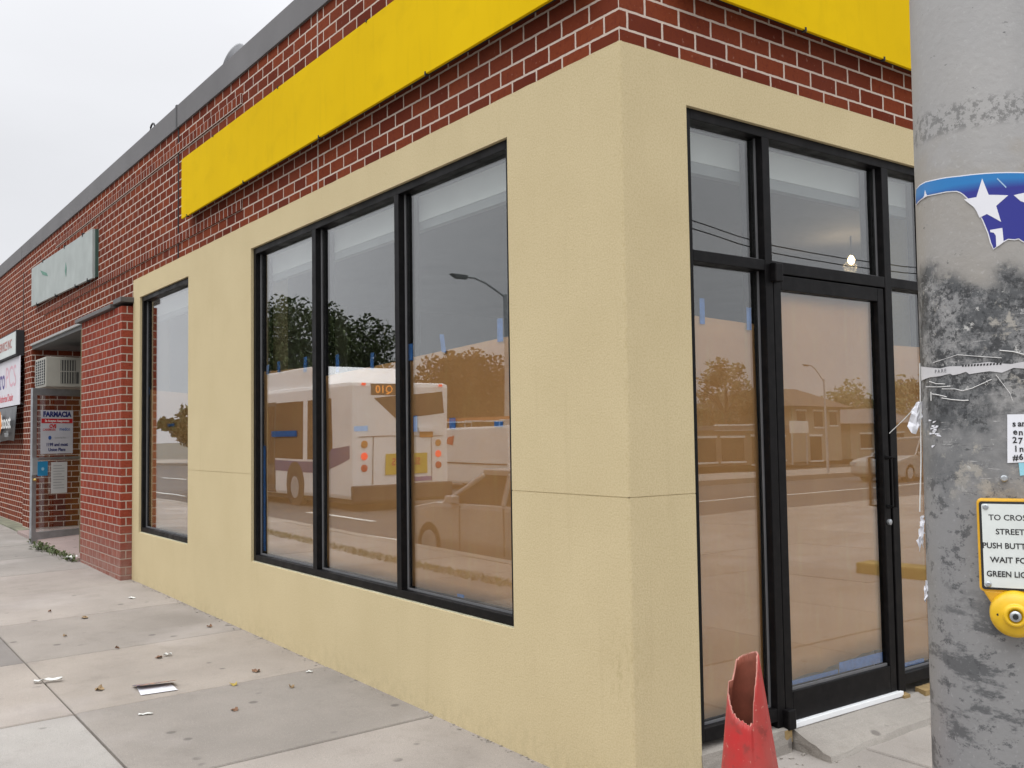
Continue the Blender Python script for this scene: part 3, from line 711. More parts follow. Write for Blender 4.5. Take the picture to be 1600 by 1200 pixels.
q = MB(); q.prism([(-11.94,-.0045,3.40),(-8.455,-.0045,3.30),(-8.455,-.0045,3.83),(-11.95,-.0045,3.88)], (0,.03,0)); q.build('backing_frame', simple('dark green frame', (.03,.07,.055), .6), GS)
for x in (-11.6,-10.4,-9.3,-8.7): z = 3.285+.09*(-8.47-x)/3.5; q = MB(); q.box((x,-.042,z-.02),(x+.02,-.008,z+.02)); q.build('clip', M_dark, GS)
for x in (-11.2,-9.9,-8.95): z = 3.835+.07*(-8.47-x)/3.5; q = MB(); q.box((x,-.042,z-.02),(x+.02,-.008,z+.02)); q.build('clip', M_dark, GS)
q = MB(); q.prism([(-11.35,-.038,3.79),(-10.95,-.038,3.70),(-10.85,-.038,3.64),(-11.2,-.038,3.71)], (0,.002,0)); q.build('rubbed_mark', simple('green smear', (.10,.22,.17), .7), GS); q = MB(); q.prism([(-9.8,-.038,3.66),(-9.75,-.038,3.58),(-9.78,-.038,3.48),(-9.84,-.038,3.56)], (0,.002,0)); q.build('rubbed_mark', simple('green smear', (.10,.22,.17), .7), GS)
LB = thing('box_sign', 'pale box sign with faint red lettering above the shop banner', 'sign', (-14,-.0,2.76))
q = MB(); q.box((-16.3,-.085,2.76),(-12.80,.02,3.13)); q.build('cabinet', M_dark, LB, bevel=.005)
q = MB(); q.box((-16.27,-.091,2.785),(-12.83,-.084,3.11)); q.build('face', simple('pale sign face', (.52,.55,.53), .4, .08, 3), LB)
LM = lambda x, z, y=-.093: frame_M(Vector((x,y,z)), (1,0,0), (0,0,1))
text('lettering', 'MUNDO LATINO MULTISERVICE INC', .19, LM(-14.85,2.95), simple('faded red ink', (.42,.16,.14), .6), LB, .003, sx_=1.1)
MBn = thing('phone_banner', 'white phone shop banner with purple lettering on the bricked-up opening', 'banner', (-14,0,2.05))
q = MB(); q.box((-16.2,-.04,2.045),(-12.74,-.034,2.755)); q.build('cloth', simple('white banner vinyl', (.60,.58,.62), .5, .06, 3), MBn)
q = MB(); q.tube([(-12.75,-.037,2.74),(-12.55,.07,2.80)], .004, 5); q.build('tie_cord', M_ink, MBn); q = MB(); q.tube([(-12.75,-.037,2.06),(-12.6,.07,2.02)], .004, 5); q.build('tie_cord', M_ink, MBn)
BM_ = lambda x, z: LM(x, z, -.041)
text('lettering', 'metro', .46, BM_(-14.02,2.47), simple('purple ink', (.07,.04,.20), .6), MBn, .006, 'RIGHT')
text('lettering', 'PCS', .46, BM_(-13.98,2.47), simple('pink ink', (.58,.34,.40), .6), MBn, .0, 'LEFT', sx_=1.22)
text('lettering', 'Authorized Dealer', .16, BM_(-13.9,2.17), simple('red banner ink', (.52,.05,.07), .6), MBn, .002)
BB = thing('mobile_banner', 'dark sagging mobile phone banner hung under the white one', 'banner', (-14,0,1.5))
q = MB(); ns = 20
for i in range(ns):
    u0, u1 = -16.1 + 3.1*i/ns, -16.1 + 3.1*(i+1)/ns
    w = lambda u: -.045 - .03*math.sin(u*5)**2
    zb = lambda u: 1.50 + .03*math.sin(u*2.2)
    q.quad((u0,w(u0),zb(u0)),(u1,w(u1),zb(u1)),(u1,-.036,2.03),(u0,-.036,2.03))
o = q.build('cloth', simple('charcoal banner vinyl', (.035,.035,.038), .45, .2, 3), BB, smooth=True, weld=True); md = o.modifiers.new('thickness','SOLIDIFY'); md.thickness = .003
text('lettering', 'boost', .30, LM(-13.62,1.80,-.085), M_white, BB, .004, sx_=1.2)
text('lettering', 'mobile', .13, LM(-13.55,1.62,-.085), M_galv, BB, 0)
q = MB(); q.prism([(-14.35,-.086,1.6),(-14.2,-.086,1.58),(-13.98,-.086,1.75),(-14.12,-.086,1.98),(-14.3,-.086,1.93)], (0,.002,0)); q.build('orange_flash', simple('orange ink', (.65,.22,.02), .6), BB)
ju = MB(); ju.box((-12.58,.066,2.35),(-12.50,.085,2.38)); ju.box((-12.56,.066,2.22),(-12.53,.085,2.35)); tag(ju.build('wall_bracket', M_white, loc=(-12.54,.08,2.3)), 'tiny white bracket on the brick beside the shop banner', 'bracket')
# roof things
SD = thing('satellite_dish', 'grey satellite dish peeking over the roof coping', 'satellite dish', (-5.8,.62,4.08))
MD = Matrix.Rotation(R(-38),4,'Z') @ Matrix.Rotation(R(62),4,'X')
prof = [(.001,.0),(.08,.006),(.15,.024),(.195,.05),(.205,.055),(.192,.06),(.15,.034),(.08,.016),(.001,.01)]
q = MB(); q.lathe(prof, (-5.8,.62,4.93), 32, MD, cap=False); q.build('reflector', simple('grey dish enamel', (.40,.40,.41), .45), SD, smooth=True, weld=True)
q = MB(); q.tube([(-5.8,.70,4.08),(-5.8,.70,4.80),(-5.8,.64,4.92)], .022, 10); q.build('mast', M_galv, SD)
q = MB(); q.tube([(-5.8,.62,4.72),(-5.84,.46,4.76),(-5.85,.42,4.80)], .01, 6); q.build('feed_arm', M_galv, SD)
q = MB(); pts = [(-7.05+.06*math.cos(a)*1.3,.2,4.60+.06*math.sin(a)) for a in frange(R(-20),R(215),10)]
q.tube([(-6.96,.2,4.42)]+pts+[(-7.12,.2,4.43)], .010, 6); tag(q.build('roof_conduit', M_ink, loc=(-7.05,.2,4.44), smooth=True), 'small dark loop of conduit standing on the roof edge', 'conduit')

# ------------------------------------------------------------------ grey pole at the corner
PX, PY = 1.592, -.269
PR = lambda z: .186 - .006*z
TH0 = -1.0979280871643595
def pole_mat():
    k = NB('grey pole paint with residue')
    V = k.tc.outputs['Object']; z = k.n('ShaderNodeSeparateXYZ'); k.link(V, z.inputs[0]); Z = z.outputs[2]
    def band(a, b, c, d_):
        m1 = k.n('ShaderNodeMapRange', interpolation_type='SMOOTHSTEP'); k.link(Z, m1.inputs[0]); m1.inputs[1].default_value = a; m1.inputs[2].default_value = b
        m2 = k.n('ShaderNodeMapRange', interpolation_type='SMOOTHSTEP'); k.link(Z, m2.inputs[0]); m2.inputs[1].default_value = d_; m2.inputs[2].default_value = c
        return k.math('MULTIPLY', m1.outputs[0], m2.outputs[0])
    stv = k.map(scale=(1, 1, .25)); hzv = k.map(scale=(1, 1, 3.2))
    c = k.mix(k.ramp(k.noise(6, 5, stv), (.3, 0), (.7, 1)), (.262, .258, .256), (.322, .315, .310))
    c = k.mix(k.ramp(k.noise(2.4, 4), (.42, 0), (.7, .45)), c, (.33, .315, .295))
    c = k.mix(k.math('MULTIPLY', band(-1, -.5, 1.25, 1.55), .55), c, (.150, .152, .158))
    edge = k.noise(7, 5)                                    # ragged limits for the poster zone
    zz2 = k.math('ADD', Z, k.math('MULTIPLY', k.math('SUBTRACT', edge, .5), .35))
    def band2(a, b, c_, d_):
        m1 = k.n('ShaderNodeMapRange', interpolation_type='SMOOTHSTEP'); k.link(zz2, m1.inputs[0]); m1.inputs[1].default_value = a; m1.inputs[2].default_value = b
        m2 = k.n('ShaderNodeMapRange', interpolation_type='SMOOTHSTEP'); k.link(zz2, m2.inputs[0]); m2.inputs[1].default_value = d_; m2.inputs[2].default_value = c_
        return k.math('MULTIPLY', m1.outputs[0], m2.outputs[0])
    mid = band2(1.24, 1.36, 1.70, 1.86); dark = band2(1.42, 1.50, 1.74, 1.82); low = band(.40, .55, .98, 1.12); mid2 = band(1.0, 1.15, 1.5, 1.7); up_ = band(2.11, 2.13, 2.17, 2.20); tan_ = band2(1.72, 1.80, 2.02, 2.08)
    L_ = lambda m, f: k.math('MULTIPLY', m, f)
    # beige film under the poster, then dark glue and grime, then torn white paper fibres
    c = k.mix(L_(tan_, k.ramp(k.noise(4, 5), (.3, .35), (.6, .9))), c, (.285, .262, .232))
    c = k.mix(L_(mid, k.ramp(k.noise(7, 8, rough=.72), (.36, .1), (.60, .92))), c, (.125, .128, .132))
    c = k.mix(L_(dark, k.ramp(k.noise(12, 9, rough=.78), (.44, 0), (.54, .92))), c, (.060, .063, .067))
    c = k.mix(L_(dark, k.ramp(k.noise(34, 9, rough=.8), (.50, 0), (.56, .9))), c, (.024, .025, .027))
    c = k.mix(L_(mid, k.ramp(k.noise(8.5, 8, k.map(loc=(4,2,7)), .7), (.56, 0), (.60, .95))), c, (.315, .295, .262))
    c = k.mix(L_(mid, k.ramp(k.noise(26, 8, k.map(loc=(1,5,2)), .75), (.62, 0), (.65, .9))), c, (.46, .45, .43))
    c = k.mix(L_(mid, k.ramp(k.noise(24, 7, k.map(scale=(.5, .5, 6), loc=(2,2,2)), .7), (.63, 0), (.67, .85))), c, (.50, .49, .48))
    c = k.mix(L_(mid, k.ramp(k.noise(16, 7, k.map(scale=(.6, .6, 5), loc=(7,2,2)), .7), (.60, 0), (.66, .7))), c, (.035, .036, .038))
    # scuffs, chipped paint
    c = k.mix(L_(mid2, k.ramp(k.noise(12, 8, k.map(loc=(3,3,3)), .74), (.585, 0), (.61, .85))), c, (.075, .076, .080))
    c = k.mix(L_(low, k.ramp(k.noise(5, 8, k.map(scale=(1,1,2.4)), .72), (.50, 0), (.555, .85))), c, (.070, .072, .076))
    c = k.mix(L_(band(.3, .5, 1.3, 1.4), k.ramp(k.noise(22, 9, k.map(scale=(1,1,1.4), loc=(5,5,1)), .78), (.56, 0), (.60, .8))), c, (.060, .062, .066))
    c = k.mix(k.ramp(k.noise(18, 9, k.map(scale=(1,1,1.5), loc=(9,1,4)), .75), (.635, 0), (.655, .8)), c, (.055, .056, .058))
    c = k.mix(L_(up_, k.ramp(k.noise(55, 6, k.map(loc=(0,3,1)), .75), (.50, 0), (.54, .7))), c, (.11, .108, .105))
    c = k.mix(k.ramp(k.noise(95, 3), (.60, 0), (.72, .22)), c, (.46, .455, .45))
    k.bump(k.math('ADD', k.noise(60, 5), k.noise(9, 4)), .35, .003)
    return k.done(c, k.ramp(k.noise(8, 4), (.3, .42), (.7, .62)), .1)
PO_ = thing('traffic_pole', 'thick grey steel pole with torn poster residue at the corner', 'pole', (PX,PY,walk_z(PX,PY)))
q = MB(); q.lathe([(PR(z),z) for z in frange(.05,7.5,30)], (PX,PY,0), 64); q.build('shaft', pole_mat(), PO_, smooth=True)
q = MB(); q.lathe([(.26,.0),(.26,.10),(.24,.13),(.19,.15)], (PX,PY,.05), 40); q.build('base_flange', M_galv, PO_, smooth=False)
def pole_pt(s, z, e=.0):
    """s: arc angle on the shaft from the direction facing the sidewalk, e: stand-off"""
    a = TH0 + s; r = PR(z) + e
    return Vector((PX + r*math.cos(a), PY + r*math.sin(a), z))
def pole_patch(mb, poly, e=.0012, th=.0008, step=.03):
    bm = bmesh.new(); vs = [bm.verts.new((s, 0, z)) for s, z in poly]; bm.faces.new(vs)
    smin, smax = min(p[0] for p in poly), max(p[0] for p in poly)
    a = math.floor(smin/step)*step + step
    while a < smax:
        gm = bm.verts[:] + bm.edges[:] + bm.faces[:]
        bmesh.ops.bisect_plane(bm, geom=gm, plane_co=(a,0,0), plane_no=(1,0,0)); a += step
    bmesh.ops.triangulate(bm, faces=bm.faces)
    bmesh.ops.recalc_face_normals(bm, faces=bm.faces)
    T = {}
    for v in bm.verts: T[v] = mb.bm.verts.new(pole_pt(v.co.x, v.co.z, e)), mb.bm.verts.new(pole_pt(v.co.x, v.co.z, e+th))
    for f in bm.faces:
        mb.bm.faces.new([T[v][1] for v in f.verts]); mb.bm.faces.new([T[v][0] for v in f.verts][::-1])
    for ed in bm.edges:
        if len(ed.link_faces) == 1:
            p, r_ = ed.verts; mb.bm.faces.new((T[p][0], T[r_][0], T[r_][1], T[p][1]))
    bm.free(); return mb
SP = thing('star_poster', 'torn blue poster with white stars wrapped around the grey pole', 'poster', pole_pt(0,1.95))
kb = NB('blue poster ink'); zz = kb.n('ShaderNodeSeparateXYZ'); kb.link(kb.tc.outputs['Object'], zz.inputs[0])
mz = kb.n('ShaderNodeMapRange'); kb.link(kb.math('ADD', zz.outputs[2], kb.math('MULTIPLY', kb.noise(4,2), .04)), mz.inputs[0]); mz.inputs[1].default_value = .105; mz.inputs[2].default_value = .128
M_pblue = kb.done(kb.mix(mz.outputs[0], (.018,.022,.22), (.012,.16,.42)), .28)
M_pwhite = simple('white poster paper', (.66,.66,.70), .5, .04)
body = [(-1.30,2.068),(-1.25,2.085),(-1.1,2.0885),(-.95,2.089),(-.782,2.086),(-.58,2.083),(-.392,2.079),(-.15,2.076),(.072,2.073),(.358,2.069),(.7,2.062),(.95,2.05),(.95,1.93),(.7,1.915),(.5,1.922),(.40,1.908),(.321,1.911),(.27,1.918),(.224,1.9165),(.15,1.9185),(.112,1.915),(.05,1.908),(-.023,1.899),(-.057,1.915),(-.082,1.937),(-.136,1.967),(-.19,1.988),(-.244,2.004),(-.30,2.02),(-.359,2.033),(-.40,2.039),(-.442,2.043),(-.577,2.047),(-.75,2.049),(-.92,2.052),(-1.1,2.050),(-1.3,2.046)]
pole_patch(MB(), body, .0010, .0008).build('torn_edge', M_pwhite, SP)
cs, cz = sum(p[0] for p in body)/len(body), 2.0
inner = []
N_ = len(body)
for i in range(N_):
    p0, p1, p2 = Vector(body[i-1]), Vector(body[i]), Vector(body[(i+1)%N_])
    sc = .18
    t = Vector(((p2-p0).x*sc, (p2-p0).y)); nn = Vector((t.y, -t.x)).normalized() if t.length else Vector((0,0))
    inner.append((p1.x + nn.x*.0025/sc, p1.y + nn.y*.0025))
pole_patch(MB(), inner, .0019, .0004).build('blue_field', M_pblue, SP)
star = [(-.117,2.063),(-.050,2.024),(.172,2.0185),(.030,1.997),(.078,1.960),(-.080,1.981),(-.165,1.9745),(-.215,1.998),(-.345,2.022),(-.193,2.0225)]
pole_patch(MB(), star, .0024, .0004).build('white_star', M_pwhite, SP)
pole_patch(MB(), [(.235,2.018),(.31,2.004),(.36,2.0),(.36,1.978),(.43,1.99),(.55,1.962),(.53,1.995),(.62,2.018),(.47,2.022),(.41,2.055),(.36,2.022)], .0024, .0004).build('white_star', M_pwhite, SP)
pole_patch(MB(), [(-1.02,2.053),(-.99,2.051),(-.90,2.0525),(-.93,2.056),(-.965,2.069),(-.985,2.056)], .0024, .0004).build('white_star', M_pwhite, SP)
pole_patch(MB(), [(-.051,1.944),(.089,1.946),(.098,1.914),(.03,1.905),(.012,1.905),(.012,1.930),(-.01,1.937),(-.047,1.939)], .0024, .0004).build('white_letter', M_pwhite, SP)
sc_ = MB(); pole_patch(sc_, [(.05,2.058),(.058,2.060),(.155,2.038),(.15,2.035)], .0025, .0004); sc_.build('crease', simple('pale blue scratch', (.30,.45,.62), .4), SP)
# paper strip remnant with print, string and scraps
PSR = thing('paper_strip', 'white torn paper band stuck round the grey pole at eye height', 'paper strip', pole_pt(0,1.63))
pole_patch(MB(), [(-1.30,1.651),(-1.0,1.645),(-.778,1.640),(-.62,1.643),(-.483,1.6415),(-.3,1.6455),(-.127,1.647),(0,1.643),(.12,1.6405),(.272,1.645),(.6,1.65),(1.1,1.65),(1.1,1.63),(.6,1.625),(.30,1.629),(.15,1.632),(.02,1.622),(-.12,1.6265),(-.24,1.6245),(-.36,1.622),(-.40,1.628),(-.486,1.624),(-.58,1.622),(-.62,1.626),(-.78,1.622),(-1.0,1.6215),(-1.30,1.616)], .0012, .0008).build('band', simple('strip paper', (.50,.49,.50), .6), PSR)
for i, (s_, ch) in enumerate(zip((-.86,-.80,-.74,-.69), 'PARE')):
    p = pole_pt(s_, 1.6335, .0022); a = TH0+s_
    text('lettering', ch, .012, frame_M(p, (-math.sin(a), math.cos(a), 0), (0,0,1)), simple('grey print', (.16,.16,.17), .6), PSR, 0)
q = MB()
rr = random.Random(4)
for i in range(13):
    s_ = -.45 + .037*i; pole_patch(q, [(s_,1.6395),(s_+.022,1.6400),(s_+.026,1.6445),(s_+.004,1.6440)], .0022, .0003)
q.build('printed_marks', M_ink, PSR)
q = MB()
def pstr(pts, r=.0009): q.tube([pole_pt(a,b,.003) for a,b in pts], r, 5)
pstr([(-1.0,1.612),(-.85,1.605),(-.7,1.603)]); pstr([(-1.1,1.60),(-.8,1.597),(-.62,1.597)]); pstr([(-.75,1.592),(-.55,1.590),(-.45,1.585),(-.33,1.590),(-.2,1.600),(-.1,1.608)], .0008)
pstr([(-.95,1.582),(-.8,1.578),(-.68,1.573)], .0011); pstr([(-.97,1.587),(-.97,1.566)], .0013); pstr([(-.76,1.571),(-.6,1.566),(-.45,1.563),(-.38,1.563)], .0011)
pstr([(.0,1.672),(.15,1.668),(.3,1.659)], .0012); pstr([(-.9,1.655),(-.5,1.668),(-.2,1.660),(.02,1.655)], .0007); pstr([(-.05,1.618),(.1,1.575),(.12,1.56)], .0006)
q.build('string_scraps', simple('white string', (.60,.59,.58), .7), PSR)
q = MB()
for i in range(14): a, b = rr.gauss(-1.0,.07), rr.gauss(1.497,.016); pole_patch(q, [(a,b),(a+rr.uniform(.03,.11),b+rr.uniform(-.003,.003)),(a+rr.uniform(.03,.09),b+rr.uniform(.002,.006)),(a+.01,b+.004)], .001, .0006)
q.build('paper_shred', M_pwhite, PSR)
HN = thing('handwritten_note', 'white handwritten note taped to the grey pole above the crossing sign', 'note', pole_pt(.15,1.42))
pole_patch(MB(), [(.057,1.529),(.232,1.529),(.45,1.531),(.66,1.53),(.65,1.426),(.30,1.422),(.223,1.4235),(.037,1.422)], .0016, .0006).build('sheet', simple('note paper', (.68,.69,.73), .6, .03), HN)
pole_patch(MB(), [(.16,1.4225),(.36,1.4225),(.36,1.398),(.17,1.394)], .0012, .0004).build('under_sheet', simple('pale cyan paper', (.25,.52,.62), .6), HN)
hand = ['samba class', 'enroll now', '27 St Ave', 'Instructor', '#6 lessons']
for r_, s0 in enumerate(hand):
    for c_, ch in enumerate(s0[:9]):
        if ch == ' ': continue
        s_ = .128 + .062*c_ + .008*(r_ % 2); z_ = 1.508 - .0185*r_ + .001*math.sin(c_*3+r_)
        p = pole_pt(s_, z_, .0027); a = TH0 + s_
        text('handwriting', ch, .0185, frame_M(p, (-math.sin(a), math.cos(a), .06*math.sin(c_*2)), (0,0,1)), M_ink, HN, .0004)
# hanging paper tags on string at the left of the pole
HT = thing('hanging_tag', 'crumpled white paper tags hanging from string on the side of the grey pole', 'paper tag', pole_pt(-1.42,1.4))
q = MB(); q.tube([pole_pt(-1.36,1.66,.002), pole_pt(-1.36,1.52,.004), pole_pt(-1.36,1.42,.006), pole_pt(-1.37,1.30,.012)], .0016, 5)
q.tube([pole_pt(-1.36,1.565,.004), pole_pt(-1.40,1.525,.04), pole_pt(-1.45,1.49,.075)], .0009, 5); q.build('string', simple('white twine', (.62,.62,.60), .7), HT)
def crumple(z0, z1, w, e0, seed):
    m = MB(); rr = random.Random(seed); V = {}
    a = TH0 - 1.36; out = Vector((math.cos(a), math.sin(a), 0)); tan = Vector((-math.sin(a), math.cos(a), 0))
    for i in range(5):
        for j in range(7):
            t = j/6; z = z1 + (z0-z1)*t
            p = pole_pt(-1.36, z, e0) + out*(w*(i/4)*(.35+.65*t) + rr.uniform(-.003,.003)) + tan*(rr.uniform(-.006,.006)) + Vector((0,0,rr.uniform(-.003,.003)+.012*math.sin(i*2)*t))
            V[i,j] = m.bm.verts.new(p)
    for i in range(4):
        for j in range(6): m.bm.faces.new((V[i,j],V[i+1,j],V[i+1,j+1],V[i,j+1]))
    o = m.build('paper', M_pwhite, HT); md = o.modifiers.new('thickness','SOLIDIFY'); md.thickness = .0008
crumple(1.495, 1.565, .032, .002, 1); crumple(1.215, 1.255, .016, .006, 2); crumple(1.245, 1.290, .012, .004, 5); crumple(1.09, 1.135, .006, .001, 3)

# push button station
PB = thing('crossing_button', 'yellow pedestrian push button with black and white crossing sign on the grey pole', 'push button', pole_pt(-.02,1.1,.03))
cdir = Vector((2.77359-PX, -2.57868-PY, 0)).normalized()
sdir = Vector((-cdir.y, cdir.x, 0))
def SM(u, z, e): return frame_M(pole_pt(0, z) + sdir*u + cdir*e, sdir, (0,0,1))
SW, ZC = .066, 1.2435      # half width, centre height
q = MB(); M5 = SM(.012, ZC, .0)
def rrect(w, h, r, n=5):
    P = []
    for cx, cy, a0 in ((w-r,h-r,0),(-w+r,h-r,90),(-w+r,-h+r,180),(w-r,-h+r,270)):
        for i in range(n+1): a = R(a0+90*i/n); P.append((cx+r*math.cos(a), cy+r*math.sin(a), 0))
    return P
q.prism(rrect(SW+.004,.101,.010), (0,0,.034), M5)
q.prism([(-.064,-.098,0),(.064,-.098,0),(.047,-.128,0),(-.047,-.128,0)], (0,0,.0335), M5)
q.build('housing', simple('orange yellow enamel', (.62,.33,.015), .4, .12, 20), PB, bevel=.004)
q = MB(); q.prism(rrect(SW-.001,.0955,.006), (0,0,.0018), SM(.012, ZC, .0345)); q.build('sign_border', M_ink, PB)
q = MB(); q.prism(rrect(SW-.006,.0905,.004), (0,0,.0012), SM(.012, ZC, .0364)); q.build('sign_face', simple('white sign enamel', (.62,.65,.63), .4, .05, 25), PB)
for i, ln in enumerate(('TO CROSS', 'STREET', 'PUSH BUTTON', 'WAIT FOR', 'GREEN LIGHT')):
    text('lettering', ln, .0172, SM(.006, ZC+.0605-.0305*i, .0378), M_ink, PB, .0003, sx_=(1.0,1.0,.95,1.0,.92)[i])
for (u, dz) in ((-.040,.084),(-.040,-.084),(.064,.084),(.064,-.084)):
    q = MB(); q.lathe([(.0062,0),(.0062,.002),(.004,.004)], SM(u, ZC+dz, .0376).translation, 14, SM(u,ZC+dz,.0376).to_3x3().to_4x4()); q.build('screw', M_steel, PB)
q = MB(); MBt = SM(.010, 1.098, .012) @ Matrix.Diagonal((.87,.87,1,1))
q.lathe([(.058,0),(.058,.024),(.054,.036),(.044,.043),(.031,.046),(.027,.047),(.0265,.054),(.024,.0565),(.018,.0565),(.0165,.050),(.001,.049)], MBt.translation, 40, MBt.to_3x3().to_4x4())
q.build('button_cup', simple('yellow enamel', (.66,.40,.010), .35, .1, 25), PB, smooth=True)
q = MB(); q.lathe([(.013,0),(.013,.008),(.009,.010)], SM(.010,1.098,.061).translation, 24, MBt.to_3x3().to_4x4()); q.build('button', M_steel, PB)
q = MB(); q.lathe([(.0065,0),(.0065,.004)], SM(.010,1.098,.0705).translation, 16, MBt.to_3x3().to_4x4()); q.build('button_centre', M_ink, PB)
q = MB(); q.lathe([(.003,0),(.003,.004)], SM(-.024,1.098,.0525).translation, 10, MBt.to_3x3().to_4x4()); q.build('rivet', M_ink, PB)
q = MB(); q.lathe([(.0075,-.004),(.0075,.006),(.005,.009)], pole_pt(-.006,1.388,.0), 12, frame_M((0,0,0), (-math.sin(TH0),math.cos(TH0),0), (0,0,1))); tag(q.build('bolt', M_steel, loc=pole_pt(-.006,1.388)), 'single steel bolt head in the grey pole above the crossing sign', 'bolt')

# ------------------------------------------------------------------ torn traffic cone
CX, CY = .952, -.455; CB = walk_z(CX, CY)
def cone_mat():
    k = NB('faded red cone rubber')
    c = k.mix(k.ramp(k.noise(7, 5), (.35, 0), (.65, 1)), (.46, .006, .009), (.30, .036, .028))
    c = k.mix(k.ramp(k.noise(4, 5, k.map(scale=(1,1,.3))), (.42, 0), (.66, .75)), c, (.33, .105, .085))
    c = k.mix(k.ramp(k.noise(20, 6, rough=.7), (.54, 0), (.64, .7)), c, (.20, .030, .024))
    c = k.mix(k.ramp(k.noise(70, 4), (.66, 0), (.72, .6)), c, (.50, .25, .19))
    k.bump(k.noise(25, 5), .3, .004)
    return k.done(c, .55)
CN = thing('traffic_cone', 'battered red traffic cone with a torn open top in front of the shop', 'traffic cone', (CX,CY,CB))
ca = math.atan2(-2.57868-CY, 2.77359-CX)         # direction the torn side faces
HT_ = .885 - CB
def cr(h): return .150 - .118*h/HT_                # radius at height h above base
def topz(ph):
    ph = (ph + PI) % (2*PI) - PI; d_ = math.degrees(ph)
    pts = [(-180,-.006),(-150,-.012),(-118,-.022),(-112,-.05),(-100,-.068),(-92,-.075),(-90,-.108),(-70,-.115),(-45,-.150),(-20,-.165),(5,-.178),(12,-.172),(18,-.12),(26,-.09),(38,-.06),(52,-.03),(66,-.010),(75,-.001),(120,.004),(180,-.006)]
    for (a, za), (b, zb) in zip(pts, pts[1:]):
        if a <= d_ <= b: return HT_ + za + (zb-za)*(d_-a)/max(b-a,1e-6)
    return HT_
m = MB(); NA, NH = 120, 30; V = {}
rr = random.Random(9)
for i in range(NA):
    ph = -PI + 2*PI*i/NA; tz = topz(ph) + rr.uniform(-.0035,.0035)
    flap = max(0, math.cos(ph))*.0
    for j in range(NH+1):
        h_ = .03 + (tz-.03)*j/NH; r_ = cr(h_)
        if -95 < math.degrees(ph) < 8 and h_ > HT_-.30: r_ += .006*(h_-HT_+.30)/.15
        if 8 <= math.degrees(ph) < 80 and h_ > HT_-.25: r_ -= .002
        V[i,j] = m.bm.verts.new((CX + r_*math.cos(ca+ph), CY + r_*math.sin(ca+ph), CB+h_))
for i in range(NA):
    for j in range(NH): m.bm.faces.new((V[i,j],V[(i+1)%NA,j],V[(i+1)%NA,j+1],V[i,j+1]))
o = m.build('body', cone_mat(), CN, smooth=True); md = o.modifiers.new('thickness','SOLIDIFY'); md.thickness = .0045; md.offset = -1
o.data.materials.append(simple('brown cone lining', (.22,.062,.036), .7, .25, 18)); md.material_offset = 1; o.data.materials.append(simple('pale torn rubber edge', (.46,.20,.16), .7, .2, 30)); md.material_offset_rim = 2
q = MB(); q.prism([(p[0]+CX,p[1]+CY,CB+.002) for p in rrect(.20,.20,.05)], (0,0,.03)); q.build('base', M_rubber, CN, bevel=.006)

# ------------------------------------------------------------------ broken concrete, shims, rubble at the door
def rough_block(name, v, mat, label, cat, sub=5, amp=.008, seed=0, group=None):
    m = MB(); m.hexa(v); bmesh.ops.subdivide_edges(m.bm, edges=m.bm.edges, cuts=sub, use_grid_fill=True)
    for w in m.bm.verts:
        nn = noise.noise_vector(w.co*9 + Vector((seed,0,0))); n2_ = noise.noise_vector(w.co*38 + Vector((seed,0,0)))
        w.co += Vector((nn.x, nn.y, nn.z))*amp + Vector((n2_.x,n2_.y,n2_.z))*amp*.5
    c_ = sum((Vector(p) for p in v), Vector())/8
    return tag(m.build(name, mat, loc=(c_.x,c_.y,min(p[2] for p in v))), label, cat, group)
rough_block('concrete_ramp', [(-.018,.95,.06),(.22,.93,.06),(.16,2.3,.08),(-.018,2.3,.08),(-.018,.96,.198),(.19,.94,.128),(.13,2.3,.155),(-.018,2.3,.19)], M_conc, 'crumbling concrete ramp piece in front of the shop door', 'concrete ramp', 9, .010, 1)
rough_block('concrete_curb', [(-.15,.37,.05),(.012,.37,.05),(.012,.92,.05),(-.15,.92,.05),(-.15,.37,.226),(.004,.37,.205),(.004,.92,.205),(-.15,.92,.226)], M_conc, 'rough mortar bed under the black sidelight frame', 'mortar bed', 7, .007, 2)
M_wood = simple('raw pine', (.25,.17,.07), .8, .2, 20)
for (y, x, w, lab) in ((.905,.0,.05,'small wood shim under the left pivot of the shop door'),(1.815,-.0,.05,'small wood shim at the right end of the shop door sill'),(2.02,.02,.16,'wood scrap under the sidelight frame beside the grey pole')):
    rough_block('wood_shim', [(-.05+x,y-w/2,.15),(.006+x,y-w/2,.15),(.006+x,y+w/2,.15),(-.05+x,y+w/2,.15),(-.05+x,y-w/2,.213),(.006+x,y-w/2,.203),(.006+x,y+w/2,.203),(-.05+x,y+w/2,.213)], M_wood, lab, 'wood shim', 2, .003, int(y*10))
rr = random.Random(21)
m = MB()
def crumb(x, y, s):
    z = walk_z(x,y)
    v = [(-1,-1,-1),(1,-1,-1),(1,1,-1),(-1,1,-1),(-1,-1,1),(1,-1,1),(1,1,1),(-1,1,1)]
    m.hexa([(x+a*s*rr.uniform(.4,1.2), y+b*s*rr.uniform(.4,1.2), z+(s*rr.uniform(.2,1.0) if c>0 else -.004)) for a,b,c in v])
for i in range(260): x = rr.uniform(-6.9,.0); crumb(x, -abs(rr.gauss(0,.022))-.003, rr.uniform(.002,.007))
for i in range(150): crumb(abs(rr.gauss(0,.09))+.01, rr.uniform(.0,2.2), rr.uniform(.003,.010))
for i in range(50): crumb(rr.gauss(.02,.03), rr.gauss(.36,.07), rr.uniform(.006,.016))
tag(m.build('rubble', M_conc), 'crumbs of mortar and grit along the foot of the walls', kind='stuff')

